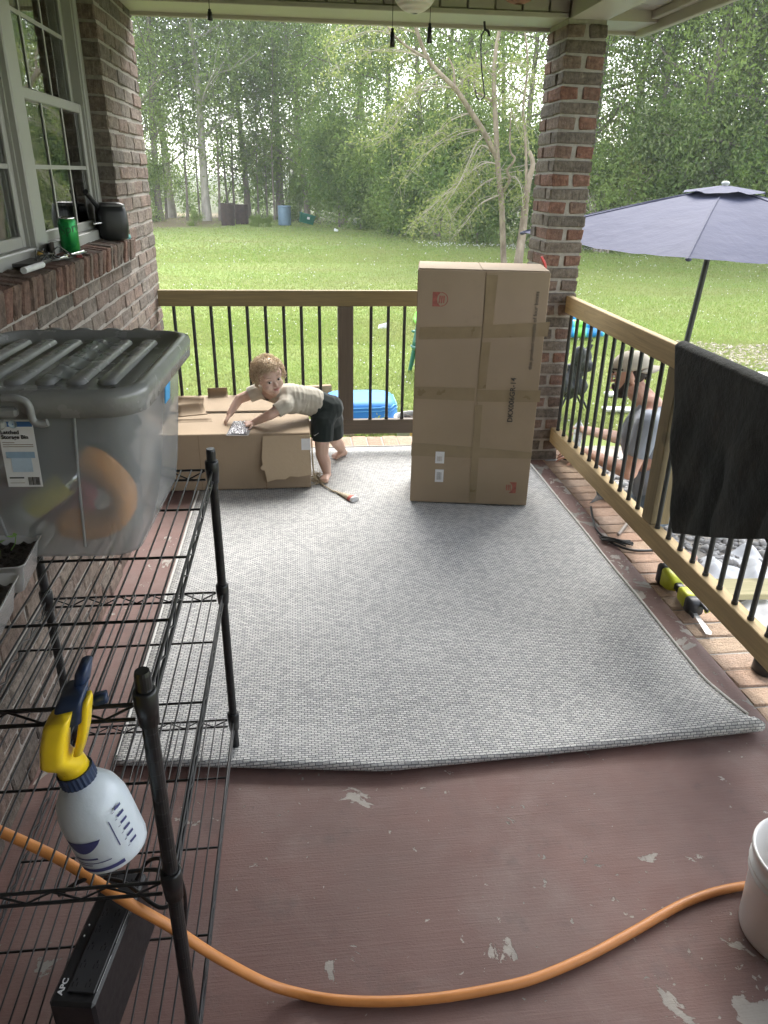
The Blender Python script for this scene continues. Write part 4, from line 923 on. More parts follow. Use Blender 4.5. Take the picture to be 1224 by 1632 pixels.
MB().lathe([(0, 0), (.026, .002), (.026, .052)], 18, (0, 0, 0), M=Mq).build('can_body', m_lab, sc_); MB().lathe([(.0262, .05), (.0262, .135), (.024, .142)], 18, (0, 0, 0), M=Mq).build('label_wrap', simple('yellow_label', (.62, .52, .06), .5, .25, 60), sc_); MB().lathe([(.023, .142), (.016, .156), (.011, .17), (0, .172)], 18, (0, 0, 0), M=Mq).build('dome_top', simple('shiny_metal', (.6, .6, .6), .25, .1, metal=1.0), sc_)
b = MB()
for k in range(70): b.ell((rnd(-.11, .10), rnd(-.10, .15), rnd(.03, .23)), (rnd(.03, .06), rnd(.03, .06), rnd(.02, .05)), n=8)
o_ = link('dark_cloth', blob(b, .009, 3, mat=simple('dark_fabric', (.03, .032, .036), .9, .3, 40)), None, None, (-.50, 1.60, BZ0+.006)); tag(o_, 'dark grey clothing heaped in the middle of the storage bin', 'cloth')
# --- seedling trays on the near left of the top tier
kt = NT('clear_tray'); kt.p(Base_Color=(.55, .56, .55), Roughness=.25); tq = kt.n('BsdfTransparent'); mq = kt.n('MixShader', {'Fac': .45}); kt.t.links.new(kt.b.outputs[0], mq.inputs[1]); kt.t.links.new(tq.outputs[0], mq.inputs[2]); kt.t.links.new(mq.outputs[0], kt.out.inputs['Surface'])
m_soil = simple('potting_soil', (.035, .027, .02), .95, .5, 60, .01, 90); m_seed = simple('seedling_green', (.16, .30, .06), .6, .3, 40)
for ti, (cx_, cy_, lab) in enumerate(((-.563, 1.232, 'clear seedling tray with dark soil right beside the storage bin'), (-.553, 1.075, 'clear seedling tray with small green sprouts nearest the camera'))):
    t_ = empty('seedling_tray', (cx_, cy_, .921), R(4), lab, 'tray', 'seedling trays')
    b = MB(); loft(b, [rrect(.062, .055, .012, .0), rrect(.072, .064, .014, .055), rrect(.077, .069, .015, .056), rrect(.077, .069, .015, .059)], close_bottom=True); b.build('tray', kt.m, t_)
    b = MB(); b.grid(lambda u, v: (-.066+.132*u, -.058+.116*v, .042+.004*math.sin(u*40)*math.sin(v*33)), 24, 24); b.build('soil', m_soil, t_)
    for k in range(5):
        p = Vector((rnd(-.04, .055), rnd(-.05, .045), .042)); tip = p+Vector((rnd(-.01, .02), rnd(-.01, .01), rnd(.02, .035))); s_ = MB().tube([p, (p+tip)/2+Vector((.003, 0, 0)), tip], .0009, 5)
        for sg in (-1, 1):
            a = rnd(0, 3.1); d = Vector((math.cos(a)*sg, math.sin(a)*sg, .25)); w_ = Vector((-math.sin(a), math.cos(a), 0)); L = rnd(.01, .018); s_.add([tip, tip+d*L*.5+w_*L*.35, tip+d*L, tip+d*L*.5-w_*L*.35], [(0, 1, 2, 3)])
        s_.build('seedling', m_seed, t_)
# --- spray bottle hooked on the near edge of the top tier
kz = NT('milky_plastic'); kz.p(Base_Color=(.62, .68, .74), Roughness=.28, Subsurface_Weight=.35, Subsurface_Radius=(.02, .02, .02), Subsurface_Scale=.6); kz.bump(kz.noise(kz.coord(), 22, 4), .0015); m_milky = kz.m
m_yel = simple('yellow_plastic', (.85, .60, .02), .32, .06, 30); m_navy = simple('navy_plastic', (.018, .035, .085), .4, .15, 40)
sb0 = PY(184, 1350, .80); sb1 = PY(124, 1236, .80)
sbt = empty('spray_bottle', sb0, 0, 'white spray bottle with yellow and navy trigger head hung on the near shelf edge', 'bottle')
axb = (sb1-sb0).normalized(); nb = Vector((0, -1, 0)); nb = (nb-axb*nb.dot(axb)).normalized(); xb = nb.cross(axb).normalized()*-1
if xb.x < 0: xb = -xb
Mb_ = Matrix(((xb.x, nb.x*-1, axb.x), (xb.y, nb.y*-1, axb.y), (xb.z, nb.z*-1, axb.z)))          # local z along the bottle, local -y to the viewer
Hb = (sb1-sb0).length
MB().lathe([(0, .003), (.042, 0), (.047, .004), (.0485, .012), (.0485, Hb*.54), (.0472, Hb*.64), (.042, Hb*.77), (.032, Hb*.88), (.021, Hb*.95), (.017, Hb*.97), (.017, Hb)], 32, M=Mb_).build('bottle', m_milky, sbt)
cap_ = []
for i, z in enumerate((Hb*.955, Hb*.955+.019)): cap_.append(z)
b = MB(); n = 48; V = []
for z in cap_:
    for k_ in range(n): r_ = .0235+(.0010 if k_ % 2 else 0); a = 2*math.pi*k_/n; V.append(Mb_ @ Vector((r_*math.cos(a), r_*math.sin(a), z)))
b.add(V, [(k_, (k_+1) % n, n+(k_+1) % n, n+k_) for k_ in range(n)]+[tuple(range(n, 2*n)), tuple(range(n-1, -1, -1))]); b.build('cap', m_navy, sbt)
def bl(x, y_, z): return Mb_ @ Vector((x, y_, z))
Zc = Hb*.955+.019
def section(mb, secs):
    rings = []
    for (c, hx, hy, r_) in secs: rings.append([Mb_ @ (p+Vector(c)+Vector((.30*(c[2]-Zc), 0, -.2*(c[2]-Zc)))) for p in rrect(hx, hy, r_, 0, 4)])
    return loft(mb, rings, True, True)
section(MB(), [((0, 0, Zc-.002), .021, .021, .02), ((-.004, -.004, Zc+.02), .019, .02, .018), ((-.016, -.010, Zc+.036), .017, .022, .012), ((-.020, -.016, Zc+.05), .016, .023, .010), ((-.018, -.020, Zc+.09), .0165, .022, .010), ((-.013, -.020, Zc+.122), .0165, .020, .009), ((-.011, -.018, Zc+.128), .015, .018, .008)]).build('trigger_head', m_yel, sbt)
section(MB(), [((.009, -.002, Zc+.040), .006, .016, .005), ((.014, .002, Zc+.075), .0065, .016, .005), ((.017, .004, Zc+.12), .006, .015, .005), ((.0175, .004, Zc+.132), .0045, .012, .004)]).build('trigger_guard', m_yel, sbt)
section(MB(), [((-.004, .002, Zc+.10), .019, .020, .008), ((-.003, .006, Zc+.135), .018, .022, .007), ((0.0, .012, Zc+.148), .015, .018, .006)]).build('spray_housing', m_navy, sbt)
section(MB(), [((.004, .03, Zc+.135), .008, .02, .006), ((.006, .034, Zc+.165), .0085, .02, .006), ((.006, .034, Zc+.172), .006, .016, .005)]).build('nozzle', m_navy, sbt)
section(MB(), [((.030, .03, Zc+.092), .010, .006, .004), ((.028, .034, Zc+.106), .009, .006, .004)]).build('trigger', m_navy, sbt)
def wrap(poly, mat, nm, rad=.0580, a_off=0):
    """flat print wrapped on the bottle: (arc position, height)"""
    V = [bl(rad*math.sin(a_off+u/rad), -rad*math.cos(a_off+u/rad), v) for u, v in poly]; return fix_normals(MB().add(V, [tuple(range(len(V)))]).build(nm, mat, sbt).data)
m_pr = simple('navy_print', (.05, .055, .17), .6, .1)
def wstrip(L, nm, rad=.0491):
    V = [bl(rad*math.sin(u/rad), -rad*math.cos(u/rad), v) for u, a, c in L for v in (a, c)]; MB().add(V, [(2*i, 2*i+2, 2*i+3, 2*i+1) for i in range(len(L)-1)]).build(nm, m_pr, sbt)
def wrect(u0, u1, v0, v1, nm='printed_line'): 
    n = max(2, int((u1-u0)/.004)+2); wstrip([(u, v0, v1) for u in np.linspace(u0, u1, n)], nm)
nn = 12; wstrip([(-.040+.054*i/nn, .0665-.020*math.sin(math.pi*(i/nn)**.8)**.8, .067) for i in range(nn+1)], 'printed_logo')
wrect(-.036, .0, .034, .037); wrect(-.036, .016, .027, .0285); wrect(-.034, -.012, .023, .0245); wrect(-.034, .030, .011, .017)
for j in range(6):
    wrect(.046, .058, .030+j*.0125, .034+j*.0125); wrect(.041, .0445, .029+j*.0125, .0298+j*.0125)
wrect(.032, .0335, .040, .085)
# --- battery backup unit on the bottom tier
m_upsb = simple('black_plastic', (.012, .012, .013), .38, .2, 60, .0003, 200)
up = empty('power_unit', (-.405, .985, .1285), R(-9), 'black power backup unit with rows of outlets standing under the spray bottle', 'power unit')
uh = .165
up.scale = (.84, 1, 1)
MB().box((-.048, -.135, 0), (.048, .135, uh), .006).build('case', m_upsb, up); tp_ = MB().box((-.018, -.115, uh+.0004), (.040, .125, uh+.004), .0015).build('outlet_panel', simple('dark_grey_plastic', (.022, .022, .024), .45, .1), up)
m_slot = simple('slot_black', (.003, .003, .003), .8)
for j in range(7):
    for i in range(2):
        x_ = -.006+i*.028; y_ = -.10+j*.034
        b = MB().box((x_-.006, y_-.006, uh+.0041), (x_-.004, y_+.002, uh+.0047)).box((x_+.003, y_-.005, uh+.0041), (x_+.005, y_+.002, uh+.0047)).box((x_-.002, y_+.005, uh+.0041), (x_+.001, y_+.009, uh+.0047)); b.build('outlet', m_slot, up)
m_wht = simple('white_print', (.6, .6, .6), .6)
put_text('APC', .016, frame3((-.026, -.120, uh+.0008), (0, 1, 0), (-1, 0, 0)), m_wht, up, bold=.0004)
MB().box((.0425, -.11, uh+.0002), (.0432, -.045, uh+.0009)).box((.0425, -.02, uh+.0002), (.0432, .06, uh+.0009)).build('printed_line', m_wht, up)
for y_ in (-.01, .012): MB().ell((-.034, y_, uh+.0006), (.0022, .0022, .0012), n=8).build('indicator', m_wht, up)
cbx = MB(); cbx.tube(smooth_path([Vector((-.50, 1.06, .31)), Vector((-.45, 1.06, .345)), Vector((-.38, 1.08, .335)), Vector((-.30, 1.07, .34)), Vector((-.27, 1.03, .32)), Vector((-.30, 1.01, .315)), Vector((-.37, 1.06, .325)), Vector((-.42, 1.09, .31))], 7), .0042, 8)
cbx.tube(smooth_path([Vector((-.36, 1.09, .30)), Vector((-.33, 1.10, .34)), Vector((-.285, 1.08, .35)), Vector((-.265, 1.07, .28)), Vector((-.28, 1.1, .14))], 6), .004, 8)
tag(cbx.build('power_cable', m_upsb), 'looped black cable lying on top of the power backup unit', 'cable')
# --- orange hose
hp_ = [(-60, 1300, .44), (0, 1325, .42), (100, 1372, .36), (200, 1436, .318), (270, 1476, .25), (340, 1522, .16), (420, 1565, .05), (480, 1584, .0135), (540, 1594, .0135), (620, 1596, .0135), (700, 1590, .0135), (780, 1577, .0135), (850, 1560, .0135), (930, 1527, .0135), (1000, 1490, .0135), (1100, 1435, .0135), (1185, 1412, .0135), (1270, 1410, .0135)]
P = [PZ(*h) for h in hp_]; P[0].x = max(P[0].x, -.785); P[1].x = max(P[1].x, -.775)
tag(MB().tube(smooth_path(P, 8), .0106, 14).build('garden_hose', simple('orange_rubber', (.62, .25, .07), .45, .12, 14, .0006, 60, dirt=.25, dirtcol=(.3, .16, .08))), 'orange hose curving across the near porch floor from under the shelf to the bucket', 'hose')
# --- white bucket at the right edge
kbk = simple('white_bucket_plastic', (.80, .79, .77), .4, .04, 10, dirt=.2, dirtcol=(.4, .37, .34))
bk = empty('bucket', (1.09, 1.05, 0), 0, 'white plastic bucket standing at the right edge on the painted floor', 'bucket')
MB().lathe([(0, .004), (.122, .002), (.128, .008), (.130, .02), (.139, .25), (.141, .26), (.147, .262), (.147, .27), (.141, .272), (.142, .29), (.150, .292), (.150, .30), (.143, .302), (.144, .345), (.151, .347), (.152, .362), (.149, .366), (.144, .362), (.141, .34), (.128, .03), (.0, .02)], 48).build('bucket_body', kbk, bk)
bk.scale = (.8, .8, .68)
# --- things on the window ledge
kc = NT('green_can'); v_ = kc.coord(); kc.p(Base_Color=kc.mix(kc.step(kc.noise(v_, 30, 3), .55, .6), (.01, .22, .05), (.03, .30, .06)), Metallic=.5, Roughness=.3)
can = empty('soda_can', (-.832, 2.99, 1.318), 0, 'green soda can standing on the brick window ledge', 'can')
MB().lathe([(0, .004), (.022, 0), (.026, .003), (.033, .013), (.033, .103), (.0275, .117)], 28).build('can_body', kc.m, can); MB().lathe([(.0275, .117), (.0278, .121), (.0265, .1225), (.025, .119), (0, .118)], 28).build('can_top', MATS['shiny_metal'], can)
def can_text(s_, size, z, a0):
    me = text_mesh(s_, size, .0002, .0006)
    for v in me.vertices: 
        a = a0+v.co.x/.0333; zz = v.co.y+v.co.x*.25; v.co = ((.0333+v.co.z)*math.sin(a), -(.0333+v.co.z)*math.cos(a), z+zz)
    link('printed_text', me, simple('dark_green_print', (.004, .09, .02), .4), can)
can_text('Sprite', .042, .062, -.62)
sp_ = empty('black_canister', (-.815, 3.62, 1.314), R(20), 'rounded black canister with a sloping handle at the far end of the window ledge', 'canister')
m_blk = simple('satin_black', (.014, .015, .015), .4, .15, 40)
b = MB(); loft(b, [rrect(.045, .045, .03, 0), rrect(.060, .058, .035, .012), rrect(.066, .063, .036, .06), rrect(.064, .061, .035, .115), rrect(.056, .054, .034, .148), rrect(.04, .04, .03, .155)], True, True); b.build('body', m_blk, sp_)
b = MB(); loft(b, [rrect(.058, .056, .034, .1405), rrect(.0595, .0575, .034, .144), rrect(.056, .054, .034, .149)], False, False); b.build('rim', simple('grey_rim', (.12, .12, .12), .3), sp_)
MB().tube([(-.045, -.02, .125), (-.085, -.075, .175), (-.105, -.11, .20)], [.011, .010, .012], 8).build('handle', m_blk, sp_)
MB().tube([(-.05, -.05, .075), (-.085, -.075, .072)], .006, 8).build('knob', MATS['shiny_metal'], sp_)
tag(MB().ell((-.79, 3.745, 1.318), (.02, .035, .012), n=10).ell((-.785, 3.765, 1.316), (.016, .02, .016), n=8).build('rag', simple('teal_rag', (.12, .30, .30), .9)), 'small teal scrap of cloth behind the black canister', 'rag')
b = empty('wooden_tray', (-.845, 2.80, 1.325), 0, 'dark brown open wooden tray lying on the ledge beside the green can', 'tray')
Ms = Matrix.Rotation(R(20), 3, 'Z') @ Matrix.Rotation(R(-6), 3, 'X')
MB().obox((0, 0, .022), (.012, .19, .04), Ms, .002).obox((-.03, 0, .004), (.055, .19, .006), Ms, .001).build('tray', simple('dark_brown', (.075, .06, .05), .7, .2), b)
b = MB().tube(smooth_path([Vector((-.80, 2.72, 1.323)), Vector((-.795, 2.80, 1.324)), Vector((-.79, 2.86, 1.325)), Vector((-.78, 2.955, 1.325))], 4), .005, 8).ell((-.782, 2.955, 1.325), (.007, .007, .006), n=8).obox((-.796, 2.80, 1.326), (.013, .04, .012), None, .002)
tag(b.build('silver_tool', simple('chrome', (.75, .75, .75), .2, .05, metal=1)), 'thin silver hand tool lying in front of the green can', 'tool')
b = MB()
for k in range(7):
    y_ = rnd(2.48, 2.68); b.tube(smooth_path([Vector((-.85+rnd(0, .04), y_, 1.325)), Vector((-.84+rnd(0, .05), y_+rnd(.03, .1), 1.325+rnd(.01, .04))), Vector((-.82+rnd(0, .04), y_+rnd(.1, .2), 1.325)), Vector((-.79+rnd(0, .01), y_+rnd(.2, .36), 1.318))], 5), .0025, 6)
tag(b.build('cables', m_blk), 'tangle of thin dark cables among the clutter on the window ledge', 'cables')
tag(MB().tube([(-.80, 2.36, 1.326), (-.795, 2.52, 1.326)], .0095, 14).build('white_tube', simple('white_pvc', (.6, .6, .6), .5)), 'short white plastic tube at the left end of the ledge clutter', 'tube')
tag(MB().box((-.868, 2.46, 1.322), (-.80, 2.64, 1.334), .003).build('tool_case', simple('dark_case', (.06, .055, .05), .6)), 'flat dark case under the cables on the window ledge', 'case')
tag(MB().ell((-.84, 2.66, 1.345), (.012, .02, .01), n=8).build('yellow_bit', simple('ochre', (.4, .25, .04), .6)), 'small ochre yellow lump among the cables on the ledge', 'scrap')
tag(MB().obox((-.775, 2.87, 1.319), (.02, .06, .008), Matrix.Rotation(.3, 3, 'Z'), .002).build('red_clip', simple('dark_red', (.22, .03, .03), .6)), 'small dark red clip in front of the silver tool', 'clip')
# --- mat hung over the right railing
km = NT('dark_mat'); v_ = km.wpos(); cM = km.mix(km.step(km.noise(v_, 5, 5), .35, .7), (.021, .024, .021), (.038, .037, .031)); cM = km.mix(km.math('MULTIPLY', km.step(km.noise(km.wpos((1, 1, .5)), 13, 6, .7), .57, .72), .45), cM, (.075, .055, .04)); cM = km.mix(km.step(km.noise(v_, 75, 2), .80, .82), cM, (.2, .19, .17))
km.p(Base_Color=cM, Roughness=.95, Sheen_Weight=.08); km.b.inputs['Specular IOR Level'].default_value = .15; km.bump(km.math('ADD', km.noise(v_, 240, 3), km.math('MULTIPLY', km.noise(v_, 26, 5), 2.5)), .006, .9)
C0 = (-2.515, -.69); dl = (-.406, .914); db = (.914, .406); RT = 1.001; XI, XO = RXR-.010, RXR+.050
def matpt(u, v):
    s = C0[0]+db[0]*u*1.1+dl[0]*v*1.0; t = C0[1]+db[1]*u*1.1+dl[1]*v*1.0; Y = -s; w = XO-XI; rr_ = .012
    t += .012*math.sin(s*9)*max(0, .35-v)+.006*math.sin(s*31)*max(0, .2-v); fo = min(1, abs(min(t, 0))*2.4); wav = fo*(.020*math.sin(s*8+.6+t*1.5)+.009*math.sin(s*19+t*3)+.005*math.sin(s*37-t*7)+.004*math.sin(t*23+s*5))
    if t < 0: return Vector((XI-.004-abs(wav)-.012*min(1, -t*1.5), Y, RT+t))
    if t < w: a = t/w; return Vector((XI+w*a, Y, RT+.010*math.sin(math.pi*a)+.001))
    t2 = t-w; return Vector((XO+.006+.01*min(1, t2*2)+abs(.010*math.sin(s*6)*min(1, t2*2)), Y, RT-t2))
e = MB(); e.grid(matpt, 110, 110); o_ = e.build('door_mat', km.m); sm_ = o_.modifiers.new('t', 'SOLIDIFY'); sm_.thickness = .007; sm_.offset = 0; tag(o_, 'dark charcoal mat draped crookedly over the right railing', 'mat')
# --- reciprocating saw on the brick border
m_lime = simple('lime_plastic', (.50, .54, .03), .45, .12, 40, dirt=.3, dirtcol=(.2, .2, .06)); m_dg = simple('tool_grey', (.035, .038, .042), .5, .15, 40); m_metal = simple('worn_steel', (.42, .42, .42), .45, .3, 70, metal=.8)
s0 = PZ(1066, 918, .045); s1 = PZ(1139, 1018, .018)
saw = empty('cordless_saw', (s0.x, s0.y, 0), 0, 'lime green cordless reciprocating saw lying on the brick border with its blade toward the camera', 'saw')
dS = Vector((s1.x-s0.x, s1.y-s0.y, 0)); LS = dS.length; dS.normalize(); Ms3 = Matrix(((dS.x, -dS.y, 0), (dS.y, dS.x, 0), (0, 0, 1)))
def sv_(x, y_, z): return Ms3 @ Vector((x, y_, z))
def ssec(secs, mat, nm, par=saw):
    rings = []
    for (x, y_, z, hy, hz, r_) in secs: rings.append([sv_(x, y_+p.x, z+p.y) for p in rrect(hy, hz, r_, 0, 4)])
    b = MB(); loft(b, rings, True, True); o_ = b.build(nm, mat, par); fix_normals(o_.data); return o_
ssec([(-.035, 0, .048, .040, .042, .012), (-.030, 0, .048, .043, .046, .014), (.0, 0, .048, .043, .046, .014), (.004, 0, .048, .040, .043, .012)], m_dg, 'battery')
ssec([(.005, 0, .048, .038, .041, .012), (.012, 0, .048, .040, .043, .014), (.06, .002, .046, .036, .036, .014), (.085, .004, .044, .022, .024, .012)], m_lime, 'battery_housing')
ssec([(.083, .004, .044, .018, .018, .010), (.10, .006, .042, .017, .017, .010), (.13, .006, .042, .020, .020, .010)], m_dg, 'grip')
ssec([(.125, .006, .042, .021, .022, .010), (.14, .006, .042, .028, .030, .014), (.19, .006, .042, .031, .032, .014), (.215, .006, .042, .030, .030, .014)], m_lime, 'motor_housing')
ssec([(.213, .006, .040, .032, .033, .014), (.235, .006, .040, .033, .033, .014), (.262, .006, .038, .026, .026, .012)], m_dg, 'front_boot')
b = MB().tube(smooth_path([sv_(.19, .036, .06), sv_(.225, .046, .07), sv_(.27, .046, .062), sv_(.285, .040, .05), sv_(.28, .03, .04)], 5), .008, 8); b.build('guard_loop', m_lime, saw)
MB().obox(sv_(.275, .022, .062), (.075, .010, .016), Ms3, .003).build('shoe', m_dg, saw); MB().obox(sv_(.262, -.018, .025), (.06, .008, .02), Ms3, .003).build('shoe', m_dg, saw)
bl_ = MB().prism([(.26, -.007), (.395, -.014), (.398, .006), (.385, .012), (.26, .010)], Matrix(((dS.x, -dS.y, 0, 0), (dS.y, dS.x, 0, 0), (-.06, 0, 1, .036), (0, 0, 0, 1))), .0016); fix_normals(bl_.build('blade', simple('speckled_blade', (.55, .55, .54), .5, .35, 160, metal=.4), saw).data)
# cable with brush, chisel and grinder near the man's hand
pts = [PZ(942, 808, .012), PZ(944, 822, .012), PZ(950, 842, .012), PZ(965, 858, .012), PZ(985, 870, .012), PZ(1010, 877, .012), PZ(1042, 877, .012)]
c_ = empty('cable_lead', pts[3], 0, 'black cable with a frayed dark bundle lying across the brick border', 'cable')
MB().tube([Vector(at(c_, p)) for p in smooth_path(pts, 6)], .006, 8).build('cable', m_blk, c_)
b = MB()
for k in range(14): p = Vector(at(c_, PZ(956+rnd(-3, 6), 857+rnd(-4, 4), .016))); q2 = Vector(at(c_, PZ(1008+rnd(-12, 2), 866+rnd(-5, 5), .014))); b.tube([p, (p+q2)/2+Vector((0, 0, rnd(0, .012))), q2], .0035, 5)
b.build('frayed_bundle', m_blk, c_)
g_ = empty('grinder', PZ(960, 796, 0), 0, 'small dark teal power tool lying under the bottom rail beside the cable', 'tool')
MB().cap((0, .03, .03), (.03, -.04, .026), .027, .020).build('body', simple('teal_tool', (.05, .085, .09), .5, .2), g_); MB().tube([(.03, -.05, .026), (.045, -.12, .012)], .009, 8).build('shaft', m_metal, g_); MB().obox((.05, -.15, .008), (.03, .09, .003), Matrix.Rotation(.3, 3, 'Z')).build('blade', m_metal, g_)
for k in range(6): MB().tube([(-.02+.004*k, .02-.012*k, .03), (-.05-.01*k, -.01-.012*k, .012)], .002, 5).build('wire', m_blk, g_)
ch = empty('chisel', PZ(990, 845, 0), 0, 'short chisel with worn steel blade on the brick border by the cable', 'chisel')
MB().tube([Vector(at(ch, PZ(985, 852, .014))), Vector(at(ch, PZ(1000, 833, .014)))], .008, 8).build('handle', simple('worn_handle', (.22, .19, .16), .7), ch); MB().tube([Vector(at(ch, PZ(1000, 833, .014))), Vector(at(ch, PZ(1008, 822, .014)))], [.006, .009], 6).build('blade', m_metal, ch)
kn = PZ(882, 733, .006); tag(MB().obox(kn, (.11, .02, .004), Matrix.Rotation(.1, 3, 'Z'), .001).build('putty_knife', m_metal), 'flat steel blade lying on the brick border by the column', 'knife')
cw = PZ(1222, 1078, 0); b = empty('rubber_cup', (cw.x+.012, cw.y+.03, 0), 0, 'black round rubber cup on the brick border under the right railing', 'cup')
MB().lathe([(0, 0), (.042, 0), (.047, .006), (.045, .05), (.04, .056), (.036, .052), (.034, .02), (0, .018)], 24).build('cup', m_blk, b)
# --- things hung from the beam
kp = NT('paper_lantern'); vl = kp.coord((1, 1, 1)); kp.p(Base_Color=(.62, .60, .55), Roughness=.9, Subsurface_Weight=.2, Subsurface_Scale=.05); wv = kp.n('TexWave', {'Vector': vl, 'Scale': 18.0}, bands_direction='Z'); kp.bump(wv.outputs['Fac'], .003)
def lantern(px, pyb, Y, r, mat, lab, squash=1.0):
    q = PY(px, pyb, Y); e = empty('paper_lantern', (q.x, Y, q.z), 0, lab, 'lantern', 'hanging lanterns')
    b = MB(); n = 20; prof = [(r*math.sin(math.pi*i/n)*(1+.012*(i % 2)), r*squash*(1-math.cos(math.pi*i/n))) for i in range(1, n)]; b.lathe(prof, 32); b.build('shade', mat, e); MB().tube([(0, 0, 2*r*squash-.01), (0, 0, 2.80-q.z)], .002, 6).build('cord', m_blk, e)
    MB().lathe([(r*.16, .002), (r*.16, .008), (r*.12, .008), (r*.12, .002)], 20).build('rim', mat, e)
lantern(660, 22, 4.02, .105, kp.m, 'white paper globe lantern at the top edge of the picture')
lantern(826, 7, 4.05, .115, simple('rust_wicker', (.20, .10, .07), .9, .3, 60), 'rust brown round lantern near the column')
def tassel(px, y0_, y1_, Y, lab):
    t0 = PY(px, y0_, Y); t1 = PY(px, y1_, Y); e = empty('tassel', t1, 0, lab, 'tassel', 'black tassels'); h = t0.z-t1.z
    MB().lathe([(0, h*1.0), (.006, h*.98), (.008, h*.9), (.006, h*.82), (.010, h*.76), (.011, h*.5), (.0125, 0), (0, 0)], 10).build('tassel', m_blk, e); MB().tube([(0, 0, h), (0, 0, 2.5-t1.z)], .0016, 5).build('cord', m_blk, e)
tassel(625, 44, 75, 4.05, 'black tassel left of the white paper lantern'); tassel(684, 36, 69, 4.05, 'black tassel right of the white paper lantern'); tassel(335, 14, 33, 4.12, 'small black tassel hanging alone near the left end of the beam')
hk = PY(772, 40, 4.26); e = empty('hook_cord', hk, 0, 'black bungee cord dangling from a hook on the beam', 'cord')
MB().tube([Vector(p)-hk for p in smooth_path([PY(773, 36, 4.26), PY(772, 48, 4.26), PY(767, 60, 4.26), PY(767, 100, 4.26), PY(771, 140, 4.26), PY(772, 153, 4.26), PY(766, 158, 4.26), PY(760, 155, 4.26), PY(758, 143, 4.26)], 5)], .0035, 6).build('cord', m_blk, e)
MB().tube([Vector(p)-hk for p in smooth_path([PY(772, 34, 4.26), PY(773, 46, 4.26), PY(778, 50, 4.26), PY(780, 58, 4.26)], 4)], .006, 6).build('hook', m_blk, e)
# ================================================================== THINGS IN THE YARD
# --- umbrella
UC = PY(1155, 300, 5.2); UR = 1.36
um = empty('patio_umbrella', (2.72, 5.12, GZ), 0, 'blue grey patio umbrella open beyond the right railing', 'umbrella')
ku = NT('umbrella_cloth'); cu_ = ku.mix(ku.step(ku.noise(ku.coord(), 3, 3), .3, .7), (.045, .050, .098), (.054, .06, .112)); ku.p(Base_Color=cu_, Roughness=.8); tu = ku.n('BsdfTranslucent', {'Color': (.055, .058, .09, 1)}); mu = ku.n('MixShader', {'Fac': .25}); ku.t.links.new(ku.b.outputs[0], mu.inputs[1]); ku.t.links.new(tu.outputs[0], mu.inputs[2]); ku.t.links.new(mu.outputs[0], ku.out.inputs['Surface']); ku.bump(ku.noise(ku.coord((1, 1, 1)), 7, 3), .02, .5)
UL = UC-Vector(um.location)
def rimz(a): return 1.255+.05*math.sin(a)-UC.z
can_ = empty('canopy', UL); can_.parent = um
angs = [R(-124+60*k) for k in range(6)]
def ribp(k, t): a = angs[k % 6]; return Vector((UR*t*math.cos(a), UR*t*math.sin(a), rimz(a)*(t**1.12)))
for k in range(6):
    def fn(u, v, k=k):
        t = .06+.94*u; p = ribp(k, t).lerp(ribp(k+1, t), v); sag = math.sin(math.pi*v)*t; p.z -= .035*sag*t; ctr = 1-.05*math.sin(math.pi*v)*t; p.x *= ctr; p.y *= ctr; p.z += .004*math.sin(v*31+u*9)*sag*t; return p
    MB().grid(fn, 16, 14).build('panel', ku.m, can_)
for k in range(6):
    MB().tube([ribp(k, t)+Vector((0, 0, .002)) for t in np.linspace(.06, 1, 12)], .004, 6).build('seam', ku.m, can_)
    MB().tube([ribp(k, t)-Vector((0, 0, .012)) for t in np.linspace(.04, .99, 10)], .006, 6).build('rib', m_dg, um).location = UL
    MB().ell(ribp(k, 1.0)-Vector((0, 0, .008)), (.02, .02, .012), n=8).build('rib_pocket', simple('umbrella_dark', (.06, .065, .10), .8), can_)
    a = angs[k]; MB().tube([UL+ribp(k, .52)-Vector((0, 0, .015)), UL+Vector((-.02, -.01, -.42))], .005, 6).build('strut', m_dg, um)
def vent(u, v):
    a = 2*math.pi*v; kx = math.cos(3*(a-angs[0])); t = .02+.17*u; return Vector((UR*t*math.cos(a), UR*t*math.sin(a), .022-.26*t+.018*u*(1-abs(kx))*1.0*math.sin(6*a)))
MB().grid(vent, 8, 48).build('vent', ku.m, can_)
MB().lathe([(0, .045), (.014, .044), (.026, .038), (.027, .028), (.014, .012)], 16).build('finial', simple('pale_finial', (.50, .52, .52), .5), can_)
pb_ = UL+Vector((-.035, -.02, -.40)); MB().tube([UL+Vector((0, 0, .02)), pb_], .019, 12).build('upper_pole', simple('pole_silver', (.45, .45, .45), .35, .1, metal=.8), um)
MB().tube([pb_, Vector((0, 0, 0.0))], .021, 12).build('pole', m_black, um)
MB().lathe([(0, 0), (.24, 0), (.24, .03), (.05, .07), (.032, .25), (0.021, .25)], 28).build('base', m_black, um)
